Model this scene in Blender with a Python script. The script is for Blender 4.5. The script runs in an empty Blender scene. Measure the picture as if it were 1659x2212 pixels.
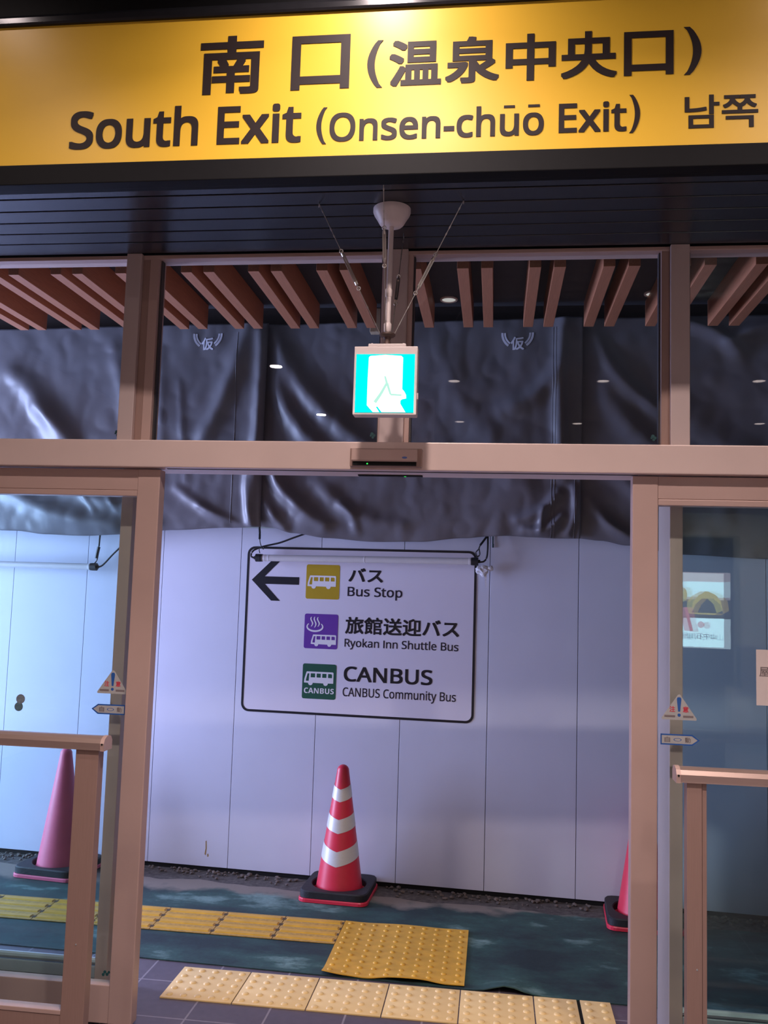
import bpy, bmesh, math, random
from mathutils import Vector, Matrix, noise
random.seed(7)
SC = bpy.context.scene
COL = SC.collection
PI = math.pi

# ------------------------------------------------------------------ camera, world, exposure
cam_d = bpy.data.cameras.new('camera')
cam_d.sensor_fit = 'HORIZONTAL'; cam_d.sensor_width = 36.0
cam_d.lens = 36.0 * 1940.0 / 1659.0
cam_d.clip_start = 0.05; cam_d.clip_end = 100
cam = bpy.data.objects.new('camera', cam_d); COL.objects.link(cam)
YAW, PITCH, ROLL, EYE = -0.1250, 0.0916, 0.0308, 1.6565
cy, sy, cp, sp = math.cos(YAW), math.sin(YAW), math.cos(PITCH), math.sin(PITCH)
f_ = Vector((sy*cp, cy*cp, sp)); r_ = Vector((cy, -sy, 0)); u_ = r_.cross(f_)
cr, sr = math.cos(ROLL), math.sin(ROLL)
r2 = cr*r_ + sr*u_; u2 = -sr*r_ + cr*u_
M = Matrix((r2, u2, -f_)).transposed().to_4x4(); M.translation = Vector((0, 0, EYE))
cam.matrix_world = M
SC.camera = cam

SC.view_settings.view_transform = 'Standard'
SC.view_settings.look = 'None'
SC.view_settings.gamma = 1.0
SC.view_settings.exposure = 0.0
SC.view_settings.use_curve_mapping = False

w = bpy.data.worlds.new('world'); SC.world = w; w.use_nodes = True
w.node_tree.nodes['Background'].inputs[0].default_value = (0.55, 0.68, 1.0, 1)
w.node_tree.nodes['Background'].inputs[1].default_value = 0.25

# daylight arriving through the open left end of the passage
ld = bpy.data.lights.new('daylight', 'AREA'); ld.shape = 'RECTANGLE'; ld.size = 1.5; ld.size_y = 2.6
ld.energy = 430; ld.color = (0.50, 0.585, 1.0)
lo = bpy.data.objects.new('daylight', ld); COL.objects.link(lo)
lo.location = (-5.6, 4.35, 1.45); lo.rotation_euler = (PI/2, 0, -PI/2 + 0.12)

DOWN_POWER = 20.0          # one ceiling downlight of the hall, watts
DOWN_COLOR = (1.0, 0.82, 0.78)

# ------------------------------------------------------------------ materials
def mat(name, color, rough=0.5, metal=0.0, var=0.06, scale=40.0, bump=0.0, bscale=None, stretch=None, coat=0.0, spec=0.5, emit=None, estr=0.0, trans=0.0):
    m = bpy.data.materials.new(name); m.use_nodes = True
    nt = m.node_tree; b = nt.nodes['Principled BSDF']
    b.inputs['Roughness'].default_value = rough; b.inputs['Metallic'].default_value = metal
    b.inputs['Specular IOR Level'].default_value = spec
    if coat: b.inputs['Coat Weight'].default_value = coat; b.inputs['Coat Roughness'].default_value = 0.08
    tc = nt.nodes.new('ShaderNodeTexCoord'); mp = nt.nodes.new('ShaderNodeMapping')
    nt.links.new(tc.outputs['Object'], mp.inputs[0])
    if stretch: mp.inputs['Scale'].default_value = stretch
    nz = nt.nodes.new('ShaderNodeTexNoise'); nz.inputs['Scale'].default_value = scale; nz.inputs['Detail'].default_value = 5
    nt.links.new(mp.outputs[0], nz.inputs['Vector'])
    rp = nt.nodes.new('ShaderNodeValToRGB')
    rp.color_ramp.elements[0].position = 0.25; rp.color_ramp.elements[1].position = 0.75
    rp.color_ramp.elements[0].color = tuple(max(0, c*(1-var)) for c in color) + (1,)
    rp.color_ramp.elements[1].color = tuple(min(1, c*(1+var)) for c in color) + (1,)
    nt.links.new(nz.outputs['Fac'], rp.inputs[0]); nt.links.new(rp.outputs[0], b.inputs['Base Color'])
    if bump:
        n2 = nt.nodes.new('ShaderNodeTexNoise'); n2.inputs['Scale'].default_value = bscale or scale; n2.inputs['Detail'].default_value = 6
        nt.links.new(mp.outputs[0], n2.inputs['Vector'])
        bp = nt.nodes.new('ShaderNodeBump'); bp.inputs['Strength'].default_value = bump; bp.inputs['Distance'].default_value = 0.004
        nt.links.new(n2.outputs['Fac'], bp.inputs['Height']); nt.links.new(bp.outputs[0], b.inputs['Normal'])
    if emit:
        b.inputs['Emission Color'].default_value = tuple(emit) + (1,); b.inputs['Emission Strength'].default_value = estr
    return m

def glass_mat(name, tint, refl):
    m = bpy.data.materials.new(name); m.use_nodes = True
    nt = m.node_tree; nt.nodes.clear()
    out = nt.nodes.new('ShaderNodeOutputMaterial'); mx = nt.nodes.new('ShaderNodeMixShader')
    t = nt.nodes.new('ShaderNodeBsdfTransparent'); g = nt.nodes.new('ShaderNodeBsdfGlossy')
    g.inputs['Roughness'].default_value = 0.0; t.inputs[0].default_value = tuple(tint) + (1,)
    ge = nt.nodes.new('ShaderNodeNewGeometry'); mr = nt.nodes.new('ShaderNodeMapRange')
    mr.inputs['To Min'].default_value = 1.5; mr.inputs['To Max'].default_value = 1/1.5
    nt.links.new(ge.outputs['Backfacing'], mr.inputs['Value'])
    fr = nt.nodes.new('ShaderNodeFresnel'); nt.links.new(mr.outputs[0], fr.inputs['IOR'])
    mu = nt.nodes.new('ShaderNodeMath'); mu.operation = 'MULTIPLY'; mu.inputs[1].default_value = refl
    nz = nt.nodes.new('ShaderNodeTexNoise'); nz.inputs['Scale'].default_value = 3.0
    nt.links.new(fr.outputs[0], mu.inputs[0]); nt.links.new(mu.outputs[0], mx.inputs[0])
    nt.links.new(t.outputs[0], mx.inputs[1]); nt.links.new(g.outputs[0], mx.inputs[2])
    nt.links.new(mx.outputs[0], out.inputs[0])
    return m

def emis(name, color, s):
    m = bpy.data.materials.new(name); m.use_nodes = True
    nt = m.node_tree; nt.nodes.clear()
    out = nt.nodes.new('ShaderNodeOutputMaterial'); e = nt.nodes.new('ShaderNodeEmission')
    e.inputs[0].default_value = tuple(color) + (1,); e.inputs[1].default_value = s
    nt.links.new(e.outputs[0], out.inputs[0]); return m

MT = {}
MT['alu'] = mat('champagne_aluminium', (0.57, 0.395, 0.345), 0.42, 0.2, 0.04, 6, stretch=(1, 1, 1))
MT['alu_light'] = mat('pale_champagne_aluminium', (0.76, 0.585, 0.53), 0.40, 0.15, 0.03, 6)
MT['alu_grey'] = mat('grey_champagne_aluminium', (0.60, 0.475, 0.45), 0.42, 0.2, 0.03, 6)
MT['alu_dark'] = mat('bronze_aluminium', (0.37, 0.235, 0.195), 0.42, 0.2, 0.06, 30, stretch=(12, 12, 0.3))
MT['rail'] = mat('rail_aluminium', (0.50, 0.36, 0.31), 0.28, 0.55, 0.04, 30, stretch=(0.3, 12, 12))
MT['gasket'] = mat('gasket', (0.05, 0.045, 0.05), 0.6)
MT['silver'] = mat('silver_aluminium', (0.62, 0.64, 0.66), 0.35, 0.6, 0.04)
MT['glass_leaf'] = glass_mat('leaf_glass', (0.895, 0.97, 0.965), 0.5)
MT['glass_side'] = glass_mat('sidelight_glass', (0.895, 0.97, 0.965), 1.15)
MT['glass_top'] = glass_mat('transom_glass', (0.93, 0.96, 0.96), 1.0)
MT['glass_guard'] = glass_mat('guard_glass', (0.94, 0.975, 0.97), 0.5)
MT['yellow'] = mat('yellow_acrylic', (0.80, 0.485, 0.042), 0.38, 0, 0.02, 2, spec=0.35)
MT['ink'] = mat('dark_brown_ink', (0.022, 0.014, 0.014), 0.55, 0, 0.02, spec=0.25)
MT['black'] = mat('black_metal', (0.006, 0.006, 0.007), 0.6, 0, 0.1, spec=0.15)
MT['black_gloss'] = mat('black_gloss_metal', (0.02, 0.02, 0.024), 0.22, 0.3, 0.1)
MT['slat'] = mat('black_ceiling_panel', (0.012, 0.0135, 0.019), 0.27, 0.0, 0.15, 8, spec=0.6)
MT['slot'] = mat('slot', (0.002, 0.002, 0.002), 0.9)
MT['plaster'] = mat('hall_plaster', (0.60, 0.53, 0.49), 0.7, 0, 0.06, 4)
MT['plaster_dark'] = mat('hall_dark_panel', (0.06, 0.065, 0.075), 0.5, 0, 0.1, 4)
MT['hallceil'] = mat('hall_ceiling', (0.03, 0.03, 0.03), 0.7)
MT['wood'] = mat('brown_timber', (0.43, 0.165, 0.085), 0.5, 0, 0.14, 16, stretch=(8, 0.6, 8))
MT['dark'] = mat('dark_soffit', (0.035, 0.034, 0.04), 0.7)
MT['girder'] = mat('brown_girder', (0.07, 0.05, 0.045), 0.6)
MT['steel_white'] = mat('white_steel_sheet', (0.63, 0.64, 0.76), 0.42, 0, 0.02, 5)
MT['sheet'] = mat('sign_sheet', (0.69, 0.655, 0.765), 0.40, 0, 0.01, 5)
MT['signink'] = mat('sign_black', (0.008, 0.007, 0.012), 0.4)
MT['signink2'] = mat('sign_navy', (0.012, 0.010, 0.025), 0.4)
MT['ochre'] = mat('icon_ochre', (0.45, 0.30, 0.012), 0.4, 0, 0.02)
MT['purple'] = mat('icon_purple', (0.13, 0.035, 0.32), 0.4, 0, 0.02)
MT['green'] = mat('icon_green', (0.012, 0.085, 0.05), 0.4, 0, 0.02)
MT['iconwhite'] = mat('icon_white', (0.76, 0.74, 0.78), 0.4, 0, 0.01)
MT['cone_red'] = mat('cone_red', (0.62, 0.028, 0.060), 0.38, 0, 0.05, 20)
MT['cone_thru_glass'] = mat('cone_red_thru_glass', (0.74, 0.12, 0.20), 0.5, 0, 0.06, 20)  # pinkish cast of the door glass put into this cone's red
MT['band'] = mat('reflective_band', (0.62, 0.63, 0.63), 0.35, 0.15, 0.05, 200)
MT['rubber'] = mat('black_rubber', (0.012, 0.0115, 0.014), 0.6, 0, 0.25, 30, bump=0.3, bscale=120)
MT['tactile'] = mat('tactile_yellow', (0.80, 0.57, 0.245), 0.45, 0, 0.05, 8)
MT['tactile_sheet'] = mat('tactile_sheet_yellow', (0.66, 0.36, 0.035), 0.42, 0, 0.16, 18)
MT['tactile_worn'] = mat('tactile_worn_base', (0.50, 0.29, 0.06), 0.5, 0, 0.25, 60)
MT['grime'] = mat('grime', (0.09, 0.06, 0.03), 0.8)
MT['tube'] = mat('milky_tube', (0.60, 0.58, 0.60), 0.25, 0, 0.02)
MT['cable'] = mat('black_cable', (0.012, 0.012, 0.016), 0.5)
MT['plastic'] = mat('crumpled_clear_plastic', (0.75, 0.75, 0.82), 0.2, 0, 0.2, 60)
MT['teal_strap'] = mat('teal_strap', (0.01, 0.05, 0.06), 0.6)
MT['white_plastic'] = mat('white_plastic', (0.80, 0.69, 0.66), 0.4, 0, 0.02)
MT['wire'] = mat('steel_wire', (0.55, 0.50, 0.46), 0.3, 0.9)
MT['bronze_disc'] = mat('bronze_disc', (0.10, 0.06, 0.05), 0.5, 0.3)
MT['blue'] = mat('sticker_blue', (0.02, 0.10, 0.36), 0.4)
MT['sticker'] = mat('sticker_pale', (0.42, 0.41, 0.40), 0.5)
MT['red'] = mat('sticker_red', (0.62, 0.04, 0.07), 0.5)
MT['taupe'] = mat('sticker_taupe', (0.20, 0.16, 0.16), 0.5)
MT['grey_sticker'] = mat('sticker_grey', (0.20, 0.24, 0.28), 0.5, 0, 0.3, 90)
MT['green_mark'] = mat('glass_mark_green', (0.01, 0.07, 0.075), 0.5, 0, 0.3, 200)
MT['paper'] = mat('paper', (0.70, 0.60, 0.57), 0.6, 0, 0.02)
MT['led'] = emis('green_led', (0.05, 1.0, 0.12), 1.2)
MT['logo_blue'] = mat('logo_blue', (0.10, 0.16, 0.42), 0.4)
MT['mark_print'] = mat('tarp_print', (0.60, 0.60, 0.70), 0.5)
MT['ex_cyan'] = emis('exit_cyan', (0.0, 0.93, 0.88), 1.1)
MT['ex_white'] = emis('exit_white', (0.95, 1.0, 1.0), 1.7)
MT['ex_line'] = emis('exit_pale_green', (0.55, 0.98, 0.82), 0.96)
MT['soffit_lens'] = emis('soffit_lens', (1.0, 0.93, 0.9), 0.55)
MT['tan'] = mat('tan_paint', (0.42, 0.32, 0.22), 0.6)
MT['gravel'] = mat('gravel_stone', (0.13, 0.105, 0.09), 0.8, 0, 0.45, 25)
MT['stain'] = mat('rust_mark', (0.30, 0.19, 0.07), 0.7)

def tarp_mat():
    m = mat('grey_vinyl_tarp', (0.140, 0.132, 0.150), 0.40, 0, 0.14, 3, bump=0.3, bscale=16, spec=0.5)
    return m
MT['tarp'] = tarp_mat()

def tile_floor():
    m = bpy.data.materials.new('floor_tile'); m.use_nodes = True
    nt = m.node_tree; b = nt.nodes['Principled BSDF']; b.inputs['Roughness'].default_value = 0.38
    tc = nt.nodes.new('ShaderNodeTexCoord'); mp = nt.nodes.new('ShaderNodeMapping')
    mp.inputs['Location'].default_value = (1.157, -3.517, 0)
    nt.links.new(tc.outputs['Object'], mp.inputs[0])
    br = nt.nodes.new('ShaderNodeTexBrick'); br.offset = 0.0; br.squash = 1.0
    br.inputs['Scale'].default_value = 1.0; br.inputs['Brick Width'].default_value = 0.302; br.inputs['Row Height'].default_value = 0.316
    br.inputs['Mortar Size'].default_value = 0.004; br.inputs['Mortar Smooth'].default_value = 0.1
    br.inputs['Color1'].default_value = (0.115, 0.095, 0.12, 1); br.inputs['Color2'].default_value = (0.135, 0.112, 0.135, 1)
    br.inputs['Mortar'].default_value = (0.30, 0.27, 0.30, 1)
    nt.links.new(mp.outputs[0], br.inputs['Vector'])
    nz = nt.nodes.new('ShaderNodeTexNoise'); nz.inputs['Scale'].default_value = 30; nz.inputs['Detail'].default_value = 6
    mx = nt.nodes.new('ShaderNodeMixRGB'); mx.blend_type = 'MULTIPLY'; mx.inputs[0].default_value = 0.35
    nt.links.new(tc.outputs['Object'], nz.inputs['Vector']); nt.links.new(br.outputs[0], mx.inputs[1]); nt.links.new(nz.outputs[0], mx.inputs[2])
    nt.links.new(mx.outputs[0], b.inputs['Base Color']); return m
MT['tile'] = tile_floor()

def mat_rug():
    m = bpy.data.materials.new('teal_rubber_mat'); m.use_nodes = True
    nt = m.node_tree; b = nt.nodes['Principled BSDF']; b.inputs['Roughness'].default_value = 0.62
    tc = nt.nodes.new('ShaderNodeTexCoord')
    n1 = nt.nodes.new('ShaderNodeTexNoise'); n1.inputs['Scale'].default_value = 2.4; n1.inputs['Detail'].default_value = 9; n1.inputs['Roughness'].default_value = 0.62; n1.inputs['Distortion'].default_value = 0.0
    n2 = nt.nodes.new('ShaderNodeTexNoise'); n2.inputs['Scale'].default_value = 60; n2.inputs['Detail'].default_value = 4
    mp = nt.nodes.new('ShaderNodeMapping'); mp.inputs['Scale'].default_value = (0.8, 1.5, 1); mp.inputs['Location'].default_value = (3.3, 0.4, 0)
    nt.links.new(tc.outputs['Object'], mp.inputs[0]); nt.links.new(mp.outputs[0], n1.inputs['Vector']); nt.links.new(tc.outputs['Object'], n2.inputs['Vector'])
    rp = nt.nodes.new('ShaderNodeValToRGB')
    e = rp.color_ramp.elements
    e[0].position = 0.40; e[0].color = (0.017, 0.040, 0.043, 1)
    e[1].position = 0.56; e[1].color = (0.034, 0.100, 0.088, 1)
    x = e.new(0.65); x.color = (0.20, 0.34, 0.31, 1)
    nt.links.new(n1.outputs[0], rp.inputs[0])
    mx = nt.nodes.new('ShaderNodeMixRGB'); mx.blend_type = 'MULTIPLY'; mx.inputs[0].default_value = 0.5
    nt.links.new(rp.outputs[0], mx.inputs[1]); nt.links.new(n2.outputs[0], mx.inputs[2])
    # trodden-in sand along the ragged edge by the hoarding
    sx = nt.nodes.new('ShaderNodeSeparateXYZ'); nt.links.new(tc.outputs['Object'], sx.inputs[0])
    mr = nt.nodes.new('ShaderNodeMapRange'); mr.inputs['From Min'].default_value = 4.86; mr.inputs['From Max'].default_value = 5.12
    nt.links.new(sx.outputs[1], mr.inputs['Value'])
    n3 = nt.nodes.new('ShaderNodeTexNoise'); n3.inputs['Scale'].default_value = 5; n3.inputs['Detail'].default_value = 7
    nt.links.new(tc.outputs['Object'], n3.inputs['Vector'])
    ad = nt.nodes.new('ShaderNodeMath'); ad.operation = 'MULTIPLY_ADD'; ad.inputs[1].default_value = 0.75
    nt.links.new(mr.outputs[0], ad.inputs[0]); nt.links.new(n3.outputs[0], ad.inputs[2])
    rs = nt.nodes.new('ShaderNodeValToRGB'); rs.color_ramp.elements[0].position = 0.72; rs.color_ramp.elements[1].position = 0.92
    nt.links.new(ad.outputs[0], rs.inputs[0])
    m2 = nt.nodes.new('ShaderNodeMixRGB'); nt.links.new(rs.outputs[0], m2.inputs[0]); nt.links.new(mx.outputs[0], m2.inputs[1])
    m2.inputs[2].default_value = (0.20, 0.17, 0.14, 1)
    nt.links.new(m2.outputs[0], b.inputs['Base Color'])
    bp = nt.nodes.new('ShaderNodeBump'); bp.inputs['Strength'].default_value = 0.25; bp.inputs['Distance'].default_value = 0.003
    nt.links.new(n2.outputs[0], bp.inputs['Height']); nt.links.new(bp.outputs[0], b.inputs['Normal'])
    return m
MT['rug'] = mat_rug()
MT['asphalt'] = mat('asphalt', (0.085, 0.075, 0.07), 0.85, 0, 0.5, 35, bump=0.6, bscale=90)

# ------------------------------------------------------------------ mesh helpers
def box(bm, x0, x1, y0, y1, z0, z1, bev=0.0, rot=0.0):
    vs = [bm.verts.new((x, y, z)) for z in (z0, z1) for y in (y0, y1) for x in (x0, x1)]
    idx = [(0, 2, 3, 1), (4, 5, 7, 6), (0, 1, 5, 4), (2, 6, 7, 3), (0, 4, 6, 2), (1, 3, 7, 5)]
    fs = [bm.faces.new([vs[i] for i in t]) for t in idx]
    if bev:
        es = list({e for f in fs for e in f.edges})
        bmesh.ops.bevel(bm, geom=es, offset=bev, segments=2, profile=0.6, affect='EDGES')

def prism(bm, pts, y0, y1):
    """outline in the x-z plane, extruded along y"""
    n = len(pts)
    a = [bm.verts.new((p[0], y0, p[1])) for p in pts]; b = [bm.verts.new((p[0], y1, p[1])) for p in pts]
    bm.faces.new(a); bm.faces.new(b[::-1])
    for i in range(n): bm.faces.new((a[(i+1) % n], a[i], b[i], b[(i+1) % n]))

def prism_x(bm, pts, x0, x1):
    """outline in the y-z plane, extruded along x"""
    n = len(pts)
    a = [bm.verts.new((x0, p[0], p[1])) for p in pts]; b = [bm.verts.new((x1, p[0], p[1])) for p in pts]
    bm.faces.new(a); bm.faces.new(b[::-1])
    for i in range(n): bm.faces.new((a[(i+1) % n], a[i], b[i], b[(i+1) % n]))

def lathe(bm, prof, n=32, c=(0, 0, 0), axis='z'):
    rings = []
    for r, h in prof:
        ring = []
        for k in range(n):
            a = 2*PI*k/n
            p = (r*math.cos(a), r*math.sin(a), h)
            if axis == 'y': p = (p[0], p[2], p[1])
            if axis == 'x': p = (p[2], p[0], p[1])
            ring.append(bm.verts.new((p[0]+c[0], p[1]+c[1], p[2]+c[2])))
        rings.append(ring)
    for i in range(len(rings)-1):
        for k in range(n):
            bm.faces.new((rings[i][k], rings[i][(k+1) % n], rings[i+1][(k+1) % n], rings[i+1][k]))
    bm.faces.new(rings[0][::-1]); bm.faces.new(rings[-1])

def tube(bm, pts, r, n=8):
    pts = [Vector(p) for p in pts]; rings = []
    for i, p in enumerate(pts):
        d = (pts[min(i+1, len(pts)-1)] - pts[max(i-1, 0)]).normalized()
        a = Vector((0, 0, 1)) if abs(d.z) < 0.9 else Vector((1, 0, 0))
        s = d.cross(a).normalized(); t = d.cross(s).normalized()
        rings.append([bm.verts.new(p + r*(math.cos(2*PI*k/n)*s + math.sin(2*PI*k/n)*t)) for k in range(n)])
    for i in range(len(rings)-1):
        for k in range(n):
            bm.faces.new((rings[i][k], rings[i][(k+1) % n], rings[i+1][(k+1) % n], rings[i+1][k]))
    bm.faces.new(rings[0][::-1]); bm.faces.new(rings[-1])

def smooth_path(pts, k=6):
    P = [Vector(p) for p in pts]; out = []
    for i in range(len(P)-1):
        p0, p1, p2, p3 = P[max(i-1, 0)], P[i], P[i+1], P[min(i+2, len(P)-1)]
        for j in range(k):
            t = j/k
            out.append(0.5*((2*p1) + (p2-p0)*t + (2*p0-5*p1+4*p2-p3)*t*t + (3*p1-p0-3*p2+p3)*t**3))
    out.append(P[-1]); return out

def torus(bm, c, R, r, normal=(0, 1, 0), n=16, m=8):
    nrm = Vector(normal).normalized(); a = Vector((0, 0, 1)) if abs(nrm.z) < 0.9 else Vector((1, 0, 0))
    s = nrm.cross(a).normalized(); t = nrm.cross(s)
    rings = []
    for i in range(n):
        d = math.cos(2*PI*i/n)*s + math.sin(2*PI*i/n)*t
        rings.append([bm.verts.new(Vector(c) + d*(R + r*math.cos(2*PI*k/m)) + nrm*(r*math.sin(2*PI*k/m))) for k in range(m)])
    for i in range(n):
        for k in range(m):
            bm.faces.new((rings[i][k], rings[(i+1) % n][k], rings[(i+1) % n][(k+1) % m], rings[i][(k+1) % m]))

def rrect(x0, x1, z0, z1, r, n=6):
    out = []
    for cx, cz, a0 in ((x1-r, z1-r, 0), (x0+r, z1-r, PI/2), (x0+r, z0+r, PI), (x1-r, z0+r, 1.5*PI)):
        for k in range(n+1):
            a = a0 + PI/2*k/n; out.append((cx + r*math.cos(a), cz + r*math.sin(a)))
    return out

def obj(name, bm, m, parent=None, smooth=False):
    if isinstance(bm, bpy.types.Mesh): me = bm; me.name = name
    else:
        bmesh.ops.recalc_face_normals(bm, faces=bm.faces)
        me = bpy.data.meshes.new(name); bm.to_mesh(me); bm.free()
    me.materials.clear(); me.materials.append(MT[m] if isinstance(m, str) else m)
    for p in me.polygons: p.use_smooth = bool(smooth)
    if smooth:
        if smooth != 'all':
            me.set_sharp_from_angle(angle=math.radians(40))
    o = bpy.data.objects.new(name, me); COL.objects.link(o)
    if parent: o.parent = parent
    return o

def mk(fn, *a, **k):
    bm = bmesh.new(); fn(bm, *a, **k); return bm

def tag(o, label, cat, group=None):
    o['label'] = label; o['category'] = cat
    if group: o['group'] = group
    return o

def thing(name, label, cat, loc=(0, 0, 0), rotz=0.0, group=None):
    o = bpy.data.objects.new(name, None); COL.objects.link(o); o.empty_display_size = 0.05
    o.location = loc; o.rotation_euler = (0, 0, rotz)
    return tag(o, label, cat, group)

def struct(name, bm, m, label=None):
    o = obj(name, bm, m); o['kind'] = 'structure'
    if label: o['label'] = label
    return o

def dup(root, loc, rotz=0.0, label=None):
    r = root.copy(); COL.objects.link(r); r.location = loc; r.rotation_euler = (0, 0, rotz)
    if label: r['label'] = label
    for ch in list(root.children):
        c = ch.copy(); COL.objects.link(c); c.parent = r
        for g in list(ch.children):
            d = g.copy(); COL.objects.link(d); d.parent = c
    return r

# lettering: outlines of the built-in font, turned into solid letters standing on a plane y = const (front towards -y)
def glyph_mesh(s, bold=0.0, ext=0.001):
    cu = bpy.data.curves.new('letters', 'FONT'); cu.body = s; cu.size = 1.0; cu.offset = bold
    cu.resolution_u = 6
    t = bpy.data.objects.new('letters', cu); COL.objects.link(t)
    dg = bpy.context.evaluated_depsgraph_get()
    me = bpy.data.meshes.new_from_object(t.evaluated_get(dg))
    bpy.data.objects.remove(t); bpy.data.curves.remove(cu)
    return me

def sans(s, heavy=False):
    """plain sans letter forms"""
    out = ''
    for c in s:
        if c == 'I': out += c
        elif 'A' <= c <= 'Z': out += chr((0x1D5D4 if heavy else 0x1D5A0) + ord(c) - 65)
        elif 'a' <= c <= 'z': out += chr((0x1D5EE if heavy else 0x1D5BA) + ord(c) - 97)
        else: out += c
    return out

def letters(bm, s, x0, x1, z0, z1, y, bold=0.0, ext=0.0012, keep='box', cap='E'):
    """fits the string into x0..x1, z0..z1 (for keep='cap', z0 is the baseline and z1 the cap height);
    bold thickens every stroke by stacking slightly shifted outlines"""
    me = glyph_mesh(s, 0.0)
    vs = [v.co.copy() for v in me.vertices]
    if not vs: return
    ax0, ax1 = min(v.x for v in vs) - bold, max(v.x for v in vs) + bold
    az0, az1 = min(v.y for v in vs) - bold, max(v.y for v in vs) + bold
    if keep == 'cap':
        mc = glyph_mesh(cap, 0.0); ys = [v.co.y for v in mc.vertices]; az0, az1 = min(ys) - bold, max(ys) + bold; bpy.data.meshes.remove(mc)
    kx = (x1-x0)/(ax1-ax0); kz = (z1-z0)/(az1-az0)
    shifts = [(0, 0)] + ([(bold*a, bold*b) for a in (-1, 0, 1) for b in (-1, 0, 1) if a or b] if bold else [])
    for q, (sx, sz) in enumerate(shifts):
        b2 = bmesh.new(); b2.from_mesh(me)
        bmesh.ops.remove_doubles(b2, verts=b2.verts, dist=1e-5)
        for v in b2.verts:
            v.co = Vector((x0 + (v.co.x + sx - ax0)*kx, 0, z0 + (v.co.y + sz - az0)*kz))
        r = bmesh.ops.extrude_face_region(b2, geom=list(b2.faces))
        for g in r['geom']:
            if isinstance(g, bmesh.types.BMVert): g.co.y -= ext + 1.5e-5*q
        for v in b2.verts: v.co.y += y
        tmp = bpy.data.meshes.new('tmp'); b2.to_mesh(tmp); b2.free()
        bm.from_mesh(tmp); bpy.data.meshes.remove(tmp)
    bpy.data.meshes.remove(me)

def flat_shape(bm, loops, y, ext=0.0012):
    """filled outline(s) with holes (even-odd) in x-z, given thickness towards -y"""
    cu = bpy.data.curves.new('shape', 'CURVE'); cu.dimensions = '2D'; cu.fill_mode = 'BOTH'
    for lp in loops:
        s = cu.splines.new('POLY'); s.points.add(len(lp)-1); s.use_cyclic_u = True
        for p, q in zip(s.points, lp): p.co = (q[0], q[1], 0, 1)
    t = bpy.data.objects.new('shape', cu); COL.objects.link(t)
    me = bpy.data.meshes.new_from_object(t.evaluated_get(bpy.context.evaluated_depsgraph_get()))
    bpy.data.objects.remove(t); bpy.data.curves.remove(cu)
    b2 = bmesh.new(); b2.from_mesh(me); bpy.data.meshes.remove(me)
    for v in b2.verts: v.co = Vector((v.co.x, 0, v.co.y))
    r = bmesh.ops.extrude_face_region(b2, geom=list(b2.faces))
    for g in r['geom']:
        if isinstance(g, bmesh.types.BMVert): g.co.y -= ext
    for v in b2.verts: v.co.y += y
    tmp = bpy.data.meshes.new('tmp'); b2.to_mesh(tmp); b2.free()
    bm.from_mesh(tmp); bpy.data.meshes.remove(tmp)

# ------------------------------------------------------------------ the setting
# floor and ground
bm = mk(box, -4.6, 4.6, -6.0, 4.16, -0.10, 0.0); struct('floor', bm, 'tile')
bm = mk(box, -6.0, 4.6, 4.16, 5.9, -0.10, -0.001); struct('floor_passage', bm, 'asphalt')

# hall behind the camera (seen only in the glass)
struct('wall_left', mk(box, -4.72, -4.6, -6.0, 3.40, 0, 3.9), 'plaster')
struct('wall_right', mk(box, 4.6, 4.72, -6.0, 3.40, 0, 3.9), 'plaster')
struct('wall_rear', mk(box, -4.6, 4.6, -6.12, -6.0, 0, 3.9), 'plaster')
struct('ceiling_hall', mk(box, -4.6, 4.6, -6.0, 2.74, 3.9, 4.0), 'hallceil')
struct('wall_fascia', mk(box, -4.6, 4.6, 2.745, 2.80, 2.99, 3.9), 'black')
# facade returns outside the frame
struct('wall_front', mk(box, -4.6, -3.0, 3.40, 3.56, 0, 3.05), 'plaster')
bm = bmesh.new(); box(bm, 2.4, 4.6, 3.40, 3.56, 0, 3.05); struct('wall_front_return', bm, 'plaster')

# slatted entrance ceiling
CZ = 3.01
bm = bmesh.new()
ys = [2.80, 2.885, 2.985, 3.085, 3.185, 3.285, 3.40]
for a, b in zip(ys[:-1], ys[1:]):
    box(bm, -4.6, 4.6, a + 0.004, b - 0.004, CZ, CZ + 0.03, 0.003)
o = struct('ceiling', bm, 'slat')
o2 = obj('backing', mk(box, -4.6, 4.6, 2.80, 3.56, CZ + 0.012, CZ + 0.06), 'slot', o)

# header beam over the doors
bm = bmesh.new(); box(bm, -4.6, 4.6, 3.36, 3.56, 2.128, 2.236, 0.004)
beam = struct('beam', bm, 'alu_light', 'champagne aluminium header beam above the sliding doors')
obj('groove', mk(box, -1.30, 0.52, 3.40, 3.412, 2.1262, 2.1285), 'gasket', beam)
obj('safety_sensor', mk(box, -0.548, -0.292, 3.495, 3.525, 2.1235, 2.129, 0.001), 'black', beam)
obj('safety_light', mk(box, -0.365, -0.357, 3.503, 3.511, 2.1228, 2.1240), 'led', beam)

# mullions above the beam
def mullion(name, x0, x1, y0=3.395, y1=3.505):
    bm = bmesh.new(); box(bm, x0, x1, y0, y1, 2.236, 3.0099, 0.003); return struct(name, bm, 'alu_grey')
mullion('trim_1', -1.515, -1.452)
mullion('trim_2', -0.457, -0.362)
mullion('trim_3', 0.636, 0.706)

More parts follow.
